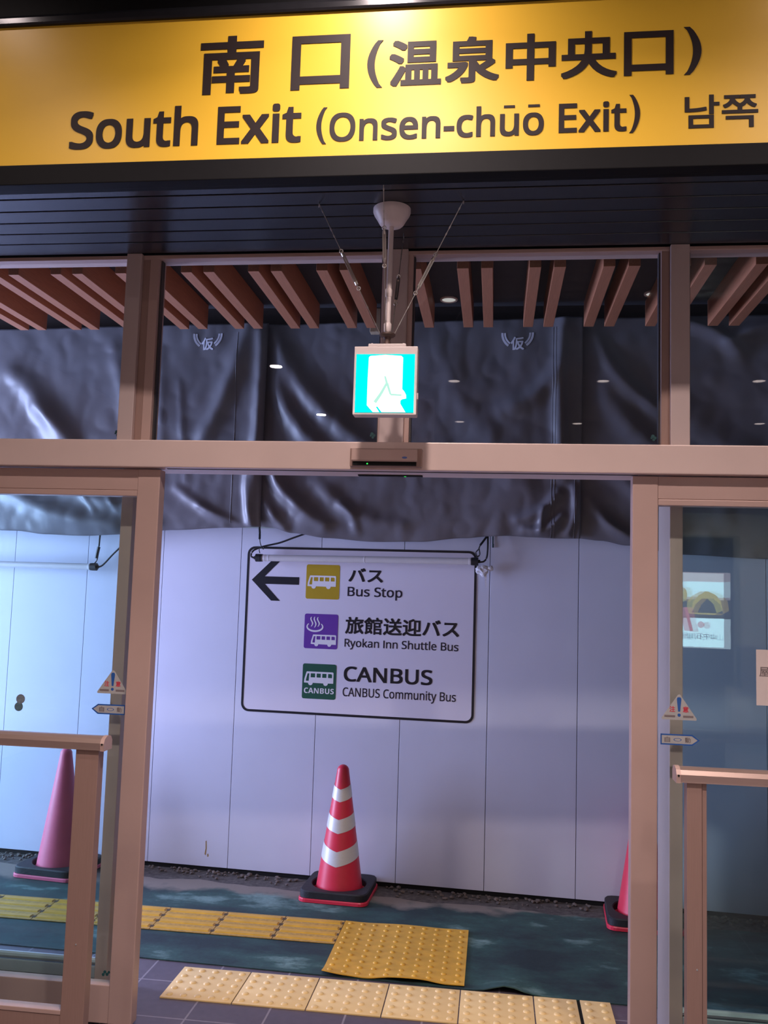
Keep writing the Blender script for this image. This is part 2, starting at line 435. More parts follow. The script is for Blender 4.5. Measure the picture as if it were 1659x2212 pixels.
def window(name, x0, x1, wl=0.03, wr=0.03):
    z0, z1 = 2.236, 3.0099
    bm = bmesh.new()
    box(bm, x0, x1, 3.418, 3.498, 2.994, z1, 0.002)
    box(bm, x0, x1, 3.418, 3.498, z0, z0 + 0.008, 0.001)
    if wl: box(bm, x0, x0 + wl, 3.4185, 3.4975, z0, z1, 0.002)
    if wr: box(bm, x1 - wr, x1, 3.4185, 3.4975, z0, z1, 0.002)
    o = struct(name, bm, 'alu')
    g = bmesh.new()
    for a, b in ((x0 + wl, x0 + wl + 0.006), (x1 - wr - 0.006, x1 - wr)): box(g, a, b, 3.44, 3.47, z0 + 0.008, 2.994)
    obj('gasket', g, 'gasket', o)
    p = obj('pane', mk(box, x0 + wl*0.8, x1 - wr*0.8, 3.450, 3.458, z0 + 0.004, 2.998), 'glass_top', o)
    m = bmesh.new()
    for dx, dz, r in ((-0.020, 0.047, 0.0065), (-0.012, 0.040, 0.006), (-0.017, 0.033, 0.005), (-0.025, 0.040, 0.004)):
        lathe(m, [(r, 3.4488), (r, 3.4496)], 10, (x1 - wr + dx - 0.005, 0, z0 + dz), 'y')
    obj('maker_mark', m, 'green_mark', o)
    return o
window('window_1', -3.0, -1.515, 0.03, 0.0)
window('window_2', -1.452, -0.457, 0.066, 0.008)
window('window_3', -0.362, 0.636, 0.019, 0.030)
window('window_4', 0.706, 2.40, 0.004, 0.03)
# groove between mullion and sash, and little screws
bm = bmesh.new(); box(bm, -1.4515, -1.423, 3.4165, 3.4185, 2.24, 2.99); struct('trim_4', bm, 'alu_dark')
bm = bmesh.new(); box(bm, 0.606, 0.6355, 3.4165, 3.4185, 2.24, 2.99); struct('trim_5', bm, 'alu_dark')

# fixed sidelights with their deep jambs, behind the sliding leaves
def sidelight(name, xa, xb, jx0, jx1):
    bm = bmesh.new()
    box(bm, jx0, jx1, 3.52, 3.76, 0, 2.15, 0.003)
    o = struct(name, bm, 'alu')
    s = bmesh.new()
    box(s, xa, xb, 3.53, 3.60, 0.0, 0.115, 0.003)
    box(s, xa, xb, 3.525, 3.61, 0.118, 0.165, 0.003)
    tube(s, [(xa, 3.535, 0.180), (xb, 3.535, 0.180)], 0.014, 10)
    obj('sill_rail', s, 'silver', o)
    obj('pane', mk(box, xa, xb, 3.556, 3.566, 0.16, 2.13), 'glass_side', o)
    return o
sidelight('window_5', -3.0, -1.533, -1.533, -1.483)
sidelight('window_6', 0.705, 2.4, 0.657, 0.705)

# sliding leaves, both standing open
def leaf(name, x_lead, x_far, flip):
    x0, x1 = min(x_lead, x_far), max(x_lead, x_far); Y0, Y1 = 3.400, 3.456
    st = 0.093
    bm = bmesh.new()
    if flip: box(bm, x0, x0 + st, Y0, Y1, 0.012, 2.124, 0.004); box(bm, x1 - st, x1, Y0, Y1, 0.012, 2.124, 0.004); g0, g1 = x0 + st, x1 - st
    else: box(bm, x1 - st, x1, Y0, Y1, 0.012, 2.124, 0.004); box(bm, x0, x0 + st, Y0, Y1, 0.012, 2.124, 0.004); g0, g1 = x0 + st, x1 - st
    o = struct(name, bm, 'alu')
    t = bmesh.new(); box(t, g0, g1, Y0 + 0.004, Y1 - 0.004, 2.040, 2.124, 0.003); box(t, g0, g1, Y0 + 0.001, Y1 - 0.002, 2.016, 2.039, 0.003)
    obj('top_rail', t, 'alu', o)
    t = bmesh.new(); box(t, g0, g1, Y0 + 0.003, Y1 - 0.003, 0.012, 0.150, 0.003); obj('bottom_rail', t, 'alu', o)
    obj('pane', mk(box, g0, g1, 3.424, 3.434, 0.145, 2.022), 'glass_leaf', o)
    m = bmesh.new()
    cx = (g1 - 0.03) if not flip else (g1 - 0.05)
    for dx, dz, r in ((0, 0.040, 0.006), (0.009, 0.032, 0.006), (-0.006, 0.030, 0.006), (0.016, 0.040, 0.005)):
        lathe(m, [(r, 3.4228), (r, 3.4236)], 10, (cx + dx, 0, 0.150 + dz), 'y')
    obj('maker_mark', m, 'green_mark', o)
    return o
leaf('door_1', -1.326, -2.36, False)
leaf('door_2', 0.500, 1.52, True)

# passage outside: soffit, girder, hoarding
struct('ceiling_passage', mk(box, -6.0, 4.6, 3.505, 4.60, 3.172, 3.26), 'dark')
struct('ceiling_passage_upper', mk(box, -6.0, 4.6, 4.60, 5.40, 3.60, 3.70), 'dark')
SL = -0.0546
def wall_y(x): return 5.249 + SL*(x + 0.53)
WROT = math.atan(SL)
bm = bmesh.new()
H_TOP = 2.035
i0 = -9
for k in range(i0, 9):
    xa = -1.5302 + 0.5*k; xb = xa + 0.5
    u0, u1 = (xa + 0.53)*1.0015 + 0.0015, (xb + 0.53)*1.0015 - 0.0015
    box(bm, u0, u1, 0.0, 0.03, 0.026, H_TOP, 0.0015)
wall = struct('wall_back', bm, 'steel_white', 'white steel sheet hoarding with thin vertical joints')
wall.location = (-0.53, 5.249, 0); wall.rotation_euler = (0, 0, WROT)
gd = struct('beam_girder', mk(box, -5.4, 5.0, 0.02, 0.16, 3.12, 3.595), 'girder'); gd.location = (-0.53, 5.249, 0); gd.rotation_euler = (0, 0, WROT)
obj('backing', mk(box, -4.6, 4.6, 0.012, 0.04, 0.03, H_TOP - 0.01), 'slot', wall)
obj('base_gap', mk(box, -4.6, 4.6, 0.008, 0.04, 0.0, 0.03), 'slot', wall)
bm = bmesh.new()
for (px, pz, h, wd) in ((-1.14, 0.135, 0.075, 0.006), (-1.128, 0.10, 0.03, 0.008), (-1.142, 0.185, 0.02, 0.004)):
    lathe(bm, [(wd*0.5, -0.0006), (wd*0.5, 0.0)], 7, (px, 0, pz), 'y')
    for v in bm.verts[-14:] if hasattr(bm.verts, '__getitem__') and False else []: pass
bm.free()
bm = bmesh.new()
prism(bm, [(-1.146, 0.095), (-1.138, 0.09), (-1.134, 0.13), (-1.137, 0.175), (-1.143, 0.17), (-1.141, 0.13)], -0.0006, 0.0)
prism(bm, [(-1.128, 0.08), (-1.12, 0.085), (-1.122, 0.10), (-1.129, 0.098)], -0.0006, 0.0)
obj('rust_scuff', bm, 'stain', wall)

# ------------------------------------------------------------------ large objects
# station sign on the fascia
sg = thing('station_sign', 'long yellow exit sign with Japanese and English lettering on the dark fascia', 'sign', (-0.4, 2.745, 2.975))
def loc_bm(): return bmesh.new()
def off(bm, v):
    bmesh.ops.translate(bm, verts=bm.verts, vec=v); return bm
SO = Vector((0.4, -2.745, -2.975))
obj('board', off(mk(box, -2.9, 2.6, 2.704, 2.743, 3.040, 3.535, 0.0), SO), 'yellow', sg)
bm = bmesh.new(); box(bm, -2.95, 2.65, 2.694, 2.744, 2.972, 3.041, 0.003)
obj('lower_frame', off(bm, SO), 'black', sg)
bm = bmesh.new(); tb = [(2.744, 3.533), (2.694, 3.533), (2.690, 3.540), (2.690, 3.558), (2.700, 3.572), (2.744, 3.575)]
prism_x(bm, tb, -2.95, 2.65); obj('upper_frame', off(bm, SO), 'black_gloss', sg)
FY = 2.7035
bm = bmesh.new()
for s, (a, b, c, d) in (('南', (-0.9938, -0.7814, 3.2656, 3.4652)), ('口', (-0.687, -0.4952, 3.2692, 3.4529)),
                        ('温', (-0.3668, -0.2004, 3.2685, 3.4221)), ('泉', (-0.1875, -0.0186, 3.2709, 3.4249)), ('中', (0.0014, 0.1568, 3.2708, 3.4251)),
                        ('央', (0.1731, 0.3436, 3.2707, 3.4245)), ('口', (0.3645, 0.5135, 3.2727, 3.4155))):
    letters(bm, s, a, b, c, d, FY, 0.023)
def paren(bm, x0, x1, z0, z1, left, y, w=0.2):
    n = 14; o_, i_ = [], []
    W_ = x1-x0; Hh = z1-z0
    for k in range(n+1):
        t = k/n; s = math.sin(PI*t)**0.85
        th = W_*(0.30 + 0.18*s)
        xo = W_*(0.64*(1-s)); xi = xo + th
        if k in (0, n): xo, xi = W_*0.66, W_*1.0
        if left: o_.append((x0 + xo, z0 + Hh*t)); i_.append((x0 + xi, z0 + Hh*t))
        else: o_.append((x1 - xo, z0 + Hh*t)); i_.append((x1 - xi, z0 + Hh*t))
    for k in range(n):
        prism(bm, [o_[k], i_[k], i_[k+1], o_[k+1]], y - 0.0012, y)
paren(bm, -0.4385, -0.388, 3.2672, 3.4266, True, FY); paren(bm, 0.544, 0.5965, 3.2686, 3.4234, False, FY)
obj('japanese_lettering', off(bm, SO), 'ink', sg)
bm = bmesh.new()
CE = sans('E')
letters(bm, sans('South'), -1.4304, -0.9892, 3.0945, 3.2235, FY, 0.022, keep='cap', cap=CE)
obj('english_lettering', off(bm, SO), 'ink', sg); bm = bmesh.new()
letters(bm, sans('Exit'), -0.925, -0.6465, 3.0945, 3.2225, FY, 0.022, keep='cap', cap=CE)
obj('english_lettering', off(bm, SO), 'ink', sg)
bm = bmesh.new()
paren(bm, -0.5969, -0.5629, 3.0846, 3.2073, True, FY)
letters(bm, sans('Onsen-chuo'), -0.5535, 0.1228, 3.0925, 3.1860, FY, 0.018, keep='cap', cap=CE)
box(bm, -0.001, 0.033, FY - 0.0012, FY, 3.1835, 3.1915); box(bm, 0.074, 0.110, FY - 0.0012, FY, 3.1835, 3.1915)
obj('english_lettering', off(bm, SO), 'ink', sg); bm = bmesh.new()
paren(bm, 0.3816, 0.4141, 3.0883, 3.2109, False, FY)
letters(bm, sans('Exit'), 0.1685, 0.3734, 3.0960, 3.1900, FY, 0.020, keep='cap', cap=CE)
obj('english_lettering', off(bm, SO), 'ink', sg)
bm = bmesh.new(); letters(bm, '남쪽', 0.5465, 0.7612, 3.0954, 3.202, FY, 0.014)
obj('korean_lettering', off(bm, SO), 'ink', sg)

# tarpaulin sheets hung over the hoarding
def interp(tab, x):
    if x <= tab[0][0]: return tab[0][1]
    for (a, b), (c, d) in zip(tab[:-1], tab[1:]):
        if x <= c: t = (x-a)/(c-a); t = t*t*(3-2*t); return b + (d-b)*t
    return tab[-1][1]

def ridge(x, z, r):
    (x0, z0, x1, z1, bend, wd, amp) = r
    dx, dz = x1-x0, z1-z0; L = math.hypot(dx, dz)
    t = ((x-x0)*dx + (z-z0)*dz)/(L*L)
    tc_ = max(0.0, min(1.0, t))
    nx, nz = -dz/L, dx/L
    off_ = bend*math.sin(PI*tc_)
    d = (x-x0)*nx + (z-z0)*nz - off_
    if t < 0: d = math.hypot(d, t*L)
    if t > 1: d = math.hypot(d, (t-1)*L)
    fade = 0.35 + 0.65*math.sin(PI*min(1, max(0, 0.12 + 0.8*tc_)))
    return amp*fade*math.exp(-(d/wd)**2)

def tarp(name, label, xa, xb, bottom, ridges, dy, seed, nx=150, nz=130, mark=None, seams=(), free_left=False):
    ztop = 3.255
    root_loc = Vector((0.5*(xa+xb), wall_y(0.5*(xa+xb)), 2.0))
    o = thing(name, label, 'tarpaulin', root_loc, 0, 'grey tarpaulin sheets above the hoarding')
    def surf(x, z):
        s = max(0.0, min(1.0, (ztop - z)/1.2))
        y = wall_y(x) - 0.13 - dy
        edge = 1.0 if free_left else min(1.0, max(0.0, (x-xa)/0.16))
        for r in ridges: y -= edge*ridge(x, z, r)*0.70
        y -= 0.0075*abs(noise.noise(Vector((x*7 + z*5 + seed, (z - x)*6, seed*2))))
        v = noise.fractal(Vector((x*2.2 + seed, z*1.3, seed)), 0.9, 2.0, 4)
        y -= 0.012*v
        v2 = noise.noise(Vector((x*9 + seed, z*4, 3.1*seed)))
        y -= 0.0035*v2
        zb = interp(bottom, x)
        tuck = max(0.0, 1 - (z-zb)/0.10)
        y += 0.028*tuck*tuck
        return y
    bm = bmesh.new(); V = []
    for i in range(nx+1):
        x = xa + (xb-xa)*i/nx; zb = interp(bottom, x); row = []
        for j in range(nz+1):
            z = ztop + (zb-ztop)*j/nz
            row.append(bm.verts.new(Vector((x, surf(x, z), z)) - root_loc))
        V.append(row)
    for i in range(nx):
        for j in range(nz): bm.faces.new((V[i][j], V[i+1][j], V[i+1][j+1], V[i][j+1]))
    # thickness
    r = bmesh.ops.extrude_face_region(bm, geom=list(bm.faces))
    for g in r['geom']:
        if isinstance(g, bmesh.types.BMVert): g.co.y += 0.002
    obj('sheet', bm, 'tarp', o, 'all')
    if mark:
        mx, mz = mark
        m = bmesh.new()
        for R0, R1 in ((0.080, 0.0925), (0.066, 0.076)):
            for a0, a1 in ((-1.02*PI + 0.0, -0.70*PI), (-0.30*PI, 0.02*PI)):
                n = 12
                for k in range(n):
                    b0, b1 = a0 + (a1-a0)*k/n, a0 + (a1-a0)*(k+1)/n
                    q = [(mx + R*math.cos(b), mz + R*math.sin(b)) for R, b in ((R0, b0), (R1, b0), (R1, b1), (R0, b1))]
                    prism(m, q, -0.0008, 0)
        letters(m, '仮', mx - 0.038, mx + 0.038, mz - 0.096, mz - 0.020, 0, 0.022)
        for v in m.verts:
            v.co.y = surf(v.co.x, v.co.z) - 0.0012 + v.co.y
            v.co -= root_loc
        obj('printed_mark', m, 'mark_print', o)
    if seams:
        m = bmesh.new()
        for (sx, z0, z1) in seams:
            n = 60
            pts = []
            for k in range(n+1):
                z = z0 + (z1-z0)*k/n
                pts.append(Vector((sx, surf(sx, z) - 0.0005, z)) - root_loc)
            tube(m, pts, 0.0022, 5)
        obj('stitched_seam', m, 'tarp', o)
    return o, surf, root_loc

botA = [(-5.6, 2.0), (-3.6, 1.995), (-2.95, 1.98), (-2.75, 1.962), (-2.51, 1.957), (-2.22, 1.97), (-1.92, 2.003), (-1.58, 2.022), (-1.375, 2.03)]
botB = [(-1.46, 2.045), (-1.32, 2.03), (-1.19, 2.0), (-0.98, 1.975), (-0.71, 1.959), (-0.44, 1.964), (-0.18, 1.99), (-0.03, 2.003), (0.07, 2.008), (0.2, 2.002), (0.33, 1.998), (0.466, 2.0)]
botC = [(0.43, 2.005), (0.58, 1.992), (0.72, 1.968), (1.02, 1.925), (1.45, 1.91), (2.2, 1.93), (4.5, 1.96)]
ridA = [(-1.50, 3.25, -1.78, 2.50, 0.03, 0.055, 0.05), (-1.42, 3.2, -1.44, 2.05, 0.015, 0.035, 0.05), (-1.46, 2.42, -1.43, 2.04, -0.02, 0.022, 0.035),
        (-3.05, 2.98, -2.62, 2.42, 0.05, 0.07, 0.06), (-2.85, 2.75, -2.5, 2.35, 0.05, 0.05, 0.05), (-2.35, 3.1, -2.15, 2.3, 0.02, 0.05, 0.03),
        (-3.1, 2.28, -2.3, 2.02, -0.05, 0.06, 0.06), (-2.8, 2.35, -2.1, 2.12, -0.04, 0.04, 0.035), (-2.55, 2.28, -2.42, 2.10, 0, 0.018, 0.02), (-2.38, 2.28, -2.28, 2.12, 0, 0.018, 0.02), (-2.2, 2.28, -2.0, 2.04, 0, 0.02, 0.02),
        (-1.9, 2.25, -1.6, 2.05, 0.0, 0.03, 0.03), (-1.75, 2.15, -1.5, 2.04, 0, 0.02, 0.02), (-2.05, 3.1, -2.0, 2.3, 0.0, 0.03, 0.012), (-1.92, 2.9, -1.85, 2.3, 0.0, 0.02, 0.012)]
ridB = [(-1.42, 3.28, -0.62, 2.42, -0.09, 0.065, 0.065), (-1.36, 2.98, -0.92, 2.40, -0.06, 0.06, 0.06), (-1.40, 2.55, -1.00, 2.05, -0.07, 0.05, 0.075),
        (-1.42, 2.32, -1.24, 2.02, -0.02, 0.035, 0.05), (-1.05, 2.30, -0.55, 2.05, -0.06, 0.05, 0.035), (-0.9, 2.18, -0.80, 2.02, 0.02, 0.03, 0.03),
        (0.36, 3.24, 0.36, 2.35, -0.02, 0.040, 0.05), (0.33, 2.98, 0.02, 2.72, 0.05, 0.05, 0.04), (0.36, 2.12, 0.16, 2.04, 0.04, 0.03, 0.05), (0.34, 2.25, 0.12, 2.10, 0.03, 0.03, 0.04),
        (0.43, 2.28, 0.40, 2.03, 0.02, 0.025, 0.04), (0.26, 2.16, 0.24, 2.03, 0.0, 0.018, 0.035), (-0.35, 3.1, 0.15, 2.3, -0.05, 0.09, 0.025)]
ridC = [(0.48, 3.24, 0.88, 2.72, -0.05, 0.045, 0.05), (0.52, 2.95, 0.95, 2.45, -0.05, 0.07, 0.04), (0.50, 2.22, 0.78, 1.99, -0.03, 0.03, 0.05), (1.00, 3.22, 1.30, 3.06, 0.03, 0.04, 0.06),
        (1.25, 3.10, 1.55, 3.20, 0.02, 0.04, 0.05), (1.0, 2.7, 1.9, 2.2, -0.05, 0.09, 0.03), (0.66, 2.35, 1.0, 2.05, 0, 0.05, 0.03)]
tarp('tarpaulin', 'grey tarpaulin sheet seen through the left transom, its right edge shiny', -5.6, -1.375, botA, ridA, 0.04, 1.7, 260, 120, mark=(-1.752, 3.190), seams=((-1.56, 3.2, 2.05),))
tarp('tarpaulin', 'middle grey tarpaulin sheet sagging just above the bus sign', -1.46, 0.466, botB, ridB, 0.0, 5.2, 190, 130, mark=(0.101, 3.168), seams=((0.302, 3.2, 2.0), (0.318, 3.2, 2.0), (0.43, 2.35, 2.0)))
tarp('tarpaulin', 'grey tarpaulin sheet seen through the right transom and right door leaf', 0.43, 4.5, botC, ridC, -0.03, 9.4, 200, 110)

# ------------------------------------------------------------------ timber louvres under the passage soffit
LV = mk(box, -0.0245, 0.0245, -0.42, 0.42, 0.0, 0.130, 0.0015)
lv0 = obj('timber_louver', LV, 'wood')
lv0['group'] = 'timber louvres under the passage soffit'; lv0['category'] = 'louver'
cnt = 0
ORD = ['first', 'second', 'third', 'fourth', 'fifth', 'sixth', 'seventh', 'eighth']
panes = [('left transom', -9, -1.58), ('middle transom left of the exit light', -1.58, -0.42), ('middle transom right of the exit light', -0.42, 0.66), ('right transom', 0.66, 9)]
xs = []
for k in range(-8, 9):
    xc = -0.717 + 0.3035*k
    xs += [xc - 0.051, xc + 0.051]
xs = [x for x in xs if -2.95 < x < 2.2]
seen = {}
for x in xs:
    pane = [p[0] for p in panes if p[1] <= x < p[2]][0]
    n = seen.get(pane, 0); seen[pane] = n + 1
first = True
used = {}
for x in xs:
    pane = [p[0] for p in panes if p[1] <= x < p[2]][0]
    n = used.get(pane, 0); used[pane] = n + 1
    if n < 8: lab = 'brown timber louvre, %s from the left through the %s' % (ORD[n], pane)
    else: lab = 'brown timber louvre, %s from the right end through the %s' % (ORD[min(7, seen[pane]-1-n)], pane)
    o = lv0 if first else lv0.copy()
    if not first: COL.objects.link(o)
    first = False
    o.location = (x, 4.12, 3.041); o['label'] = lab

for x, y, lab in ((-0.262, 4.475, 'small round soffit downlight between louvres right of the exit light'), (0.745, 4.42, 'small round soffit downlight between louvres beside the right mullion')):
    t = thing('soffit_downlight', lab, 'lamp', (x, y, 3.171), 0, 'small downlights in the passage soffit')
    bm = bmesh.new(); torus(bm, (0, 0, -0.003), 0.040, 0.006, (0, 0, 1), 24, 8); obj('trim_ring', bm, 'white_plastic', t, True)
    bm = bmesh.new(); lathe(bm, [(0.036, -0.004), (0.036, 0.0)], 24); obj('lens', bm, 'soffit_lens', t)
jb = obj('junction_box', mk(box, -0.685, -0.535, 4.605, 4.66, 3.040, 3.170, 0.004), 'tan')
tag(jb, 'tan box at the soffit edge just left of the centre mullion', 'box')

# ------------------------------------------------------------------ printed direction sign on the hoarding
ds = thing('direction_sign', 'large white bus direction sign with black rounded border on the hoarding', 'sign', (-0.53, 5.249, 0), WROT)
def ub(x): return (x + 0.53)*1.0015
D0 = -0.0002
bm = bmesh.new(); prism(bm, rrect(ub(-1.488), ub(-0.108), 0.942, 1.921, 0.045), D0 - 0.0012, D0); obj('sheet', bm, 'sheet', ds)
bm = bmesh.new()
flat_shape(bm, [rrect(ub(-1.490), ub(-0.106), 0.940, 1.923, 0.047), rrect(ub(-1.4765), ub(-0.1195), 0.9535, 1.9095, 0.035)], D0 - 0.0012, 0.001)
obj('border', bm, 'signink', ds)
D1 = D0 - 0.0012
bm = bmesh.new()
ar = [(-1.457, 1.7215), (-1.333, 1.8430), (-1.278, 1.8430), (-1.377, 1.7440), (-1.162, 1.7440), (-1.162, 1.6985), (-1.374, 1.6985), (-1.276, 1.5995), (-1.331, 1.5995)]
flat_shape(bm, [[(ub(a), b) for a, b in ar]], D1, 0.001); obj('arrow', bm, 'signink', ds)

def bus_loops(x0, z1, s, body_scale=1.0, ox=0.0, oy=0.0):
    def P(u, v): return (x0 + s*(ox + body_scale*u), z1 - s*(oy + body_scale*v))
    def arc(cu, cv, r, a0, a1, n=10): return [(cu + r*math.cos(a0 + (a1-a0)*k/n), cv + r*math.sin(a0 + (a1-a0)*k/n)) for k in range(n+1)]
    out = [(0.05, 0.525), (0.109, 0.325), (0.125, 0.315), (0.87, 0.315)] + arc(0.875, 0.35, 0.035, -PI/2, 0, 5) + [(0.91, 0.635)]
    out += [(0.752, 0.635)] + arc(0.683, 0.64, 0.068, 0, PI, 10) + [(0.302, 0.635)] + arc(0.233, 0.64, 0.068, 0, PI, 10) + [(0.04, 0.635)]
    loops = [[P(*q) for q in out]]
    loops.append([P(*q) for q in [(0.142, 0.37), (0.195, 0.37), (0.182, 0.585), (0.095, 0.585), (0.102, 0.53)]])
    for a, b in ((0.235, 0.368), (0.412, 0.535), (0.578, 0.705)):
        loops.append([P(*q) for q in [(a, 0.365), (b, 0.365), (b, 0.48), (a, 0.48)]])
    loops.append([P(*q) for q in [(0.752, 0.365), (0.845, 0.365), (0.870, 0.39), (0.870, 0.48), (0.752, 0.48)]])
    return loops

IC = [(-1.1185, 1.822, 'ochre', 'bus_pictogram', 'ochre square with white bus'), (-1.1185, 1.530, 'purple', 'bus_pictogram', 'purple square with hot spring mark and white bus'),
      (-1.1185, 1.237, 'green', 'bus_pictogram', 'green square with white bus and lettering')]
for k, (x0, z1, m, nm, lab) in enumerate(IC):
    u0 = ub(x0); S = 0.204
    bm = bmesh.new(); prism(bm, rrect(u0, u0 + S, z1 - S, z1, 0.012), D1 - 0.001, D1)
    ic = obj(nm, bm, m, ds); ic['label'] = lab
    D2 = D1 - 0.001
    bm = bmesh.new()
    if k == 0: flat_shape(bm, bus_loops(u0, z1, S, 0.98, 0.005, 0.01), D2, 0.0008)
    elif k == 1: flat_shape(bm, bus_loops(u0, z1, S, 0.86, 0.175, 0.325), D2, 0.0008)
    else: flat_shape(bm, bus_loops(u0, z1, S, 1.0, 0.01, -0.09), D2, 0.0008)
    obj('bus', bm, 'iconwhite', ic)
    if k == 1:
        bm = bmesh.new()
        def P(u, v): return (u0 + S*u, z1 - S*v)
        n = 28; a0, a1 = -0.22*PI, 1.22*PI; out_, in_ = [], []
        for q in range(n+1):
            a = a0 + (a1-a0)*q/n; th = 0.028 + 0.030*math.sin(PI*q/n)
            out_.append(P(0.315 + 0.255*math.cos(a), 0.375 + 0.150*math.sin(a)))
            in_.append(P(0.315 + (0.255-th)*math.cos(a), 0.375 + (0.150-th*0.9)*math.sin(a)))
        for q in range(n): prism(bm, [out_[q], out_[q+1], in_[q+1], in_[q]], D2 - 0.0008, D2)
        for cu_, sc in ((0.215, 0.9), (0.315, 1.0), (0.415, 0.9)):
            L_, R_ = [], []
            for q in range(15):
                t = q/14; v = 0.085 + 0.31*t*sc + (1-sc)*0.05; uu = cu_ - 0.028*math.sin(t*2*PI*1.0 + 0.4)
                hw = 0.021*(0.55 + 0.45*math.sin(PI*t))
                L_.append(P(uu - hw, v)); R_.append(P(uu + hw, v))
            for q in range(14): prism(bm, [L_[q], R_[q], R_[q+1], L_[q+1]], D2 - 0.0008, D2)
        obj('hot_spring_mark', bm, 'iconwhite', ic)
    if k == 2:
        bm = bmesh.new(); letters(bm, sans('CANBUS', True), u0 + S*0.06, u0 + S*0.945, z1 - S*0.845, z1 - S*0.69, D2, 0.0, 0.0008)
        obj('lettering', bm, 'iconwhite', ic)
def line(name, s, x0, x1, z0, z1, m, bold, keep='box', cap='E'):
    def ext(t):
        me = glyph_mesh(t); xs_ = [v.co.x for v in me.vertices]; bpy.data.meshes.remove(me); return min(xs_), max(xs_)
    f0, f1 = ext(s); ws = s.split(' '); pre = ''
    k = (ub(x1) - ub(x0))/(f1 - f0 + 2*bold)
    for wd in ws:
        pre = pre + wd
        e1 = ext(pre)[1]; a, b = ext(wd); e0 = e1 - (b - a)
        bm = bmesh.new(); letters(bm, wd, ub(x0) + (e0 - f0)*k, ub(x0) + (e1 - f0 + 2*bold)*k, z0, z1, D1, bold, 0.0008, keep, cap)
        obj(name, bm, m, ds); pre += ' '
line('japanese_lettering', 'バス', -0.861, -0.654, 1.725, 1.807, 'signink', 0.024)
line('english_lettering', sans('Bus Stop'), -0.864, -0.537, 1.641, 1.696, 'signink2', 0.014, 'cap', sans('E'))
line('japanese_lettering', '旅館送迎バス', -0.871, -0.200, 1.420, 1.520, 'signink', 0.022)
line('english_lettering', sans('Ryokan Inn Shuttle Bus'), -0.872, -0.202, 1.3445, 1.391, 'signink2', 0.012, 'cap', sans('E'))
line('english_lettering', sans('CANBUS'), -0.870, -0.348, 1.143, 1.231, 'signink', 0.020)
line('english_lettering', sans('CANBUS Community Bus'), -0.873, -0.210, 1.0575, 1.108, 'signink2', 0.010, 'cap', sans('E'))

# ------------------------------------------------------------------ cones with rubber weights
def make_cone(label, loc, rz, body_mat, striped):
    t = thing('traffic_cone', label, 'traffic cone', loc, rz, 'red traffic cones along the hoarding')
    Hc = 0.70; R0, R1 = 0.128, 0.034
    bm = bmesh.new()
    prof = [(R0 + 0.012, 0.018), (R0 + 0.004, 0.026), (R0, 0.04)]
    for k in range(1, 21):
        z = 0.04 + (0.660 - 0.04)*k/20; prof.append((R0 + (R1-R0)*(z-0.04)/(0.66-0.04), z))
    for a in (0.35, 0.7, 1.05, 1.35): prof.append((R1*math.cos(a) + 0.001, 0.660 + 0.036*math.sin(a)))
    lathe(bm, prof, 48); obj('cone_body', bm, body_mat, t, True)
    bm = bmesh.new(); prof2 = rrect(-0.19, 0.19, -0.19, 0.19, 0.045, 5)
    a = [bm.verts.new((p[0], p[1], 0.0)) for p in prof2]; b = [bm.verts.new((p[0], p[1], 0.014)) for p in prof2]; c = [bm.verts.new((p[0]*0.985, p[1]*0.985, 0.019)) for p in prof2]
    bm.faces.new(a[::-1]); bm.faces.new(c); n = len(a)
    for i in range(n):
        bm.faces.new((a[i], a[(i+1) % n], b[(i+1) % n], b[i])); bm.faces.new((b[i], b[(i+1) % n], c[(i+1) % n], c[i]))
    obj('base', bm, body_mat, t)
    if striped:
        for zt, zb, V in ((0.594, 0.528, 0.026), (0.444, 0.372, 0.034), (0.290, 0.213, 0.045)):
            bm = bmesh.new(); N = 64; rows = []
            for q in range(N+1):
                a = 2*PI*q/N
                dz = -V*abs(((a + PI/2) % PI)/PI*2 - 1)      # 0 at the sides, -V at front and back
                row = []
                for s in range(5):
                    z = zt + (zb-zt)*s/4 + dz
                    r = R0 + (R1-R0)*(z-0.04)/0.62 + 0.0018
                    row.append(bm.verts.new((r*math.cos(a), r*math.sin(a), z)))
                rows.append(row)
            for q in range(N):
                for s in range(4): bm.faces.new((rows[q][s], rows[q+1][s], rows[q+1][s+1], rows[q][s+1]))
            bmesh.ops.remove_doubles(bm, verts=bm.verts, dist=1e-6)
            r = bmesh.ops.extrude_face_region(bm, geom=list(bm.faces))
            for g in r['geom']:
                if isinstance(g, bmesh.types.BMVert): g.co.x *= 0.992; g.co.y *= 0.992
            obj('reflective_band', bm, 'band', t, True)
    return t

def make_weight(label, loc, rz):
    """square rubber ring lying on the cone's base"""
    bm = bmesh.new(); N = 64
    sq = []
    for q in range(N):
        a = 2*PI*q/N; c_, s_ = math.cos(a), math.sin(a)
        k = (abs(c_)**9 + abs(s_)**9)**(-1/9.0); sq.append((0.186*k*c_, 0.186*k*s_))
    ci = [(0.149*math.cos(2*PI*q/N), 0.149*math.sin(2*PI*q/N)) for q in range(N)]
    z0, z1 = 0.0205, 0.058
    def ring(pts, f, z): return [bm.verts.new((p[0]*f, p[1]*f, z)) for p in pts]
    R_ = [ring(sq, 1, z0), ring(sq, 1, z1 - 0.006), ring(sq, 0.972, z1), ring(ci, 1.03, z1), ring(ci, 1.0, z1 - 0.005), ring(ci, 1.0, z0)]
    for i in range(6):
        A, B = R_[i], R_[(i+1) % 6]
        for q in range(N): bm.faces.new((A[q], A[(q+1) % N], B[(q+1) % N], B[q]))
    o = obj('cone_weight', bm, 'rubber', None, True); o.location = loc; o.rotation_euler = (0, 0, rz)
    tag(o, label, 'weight', 'black rubber weights on the cone bases'); return o
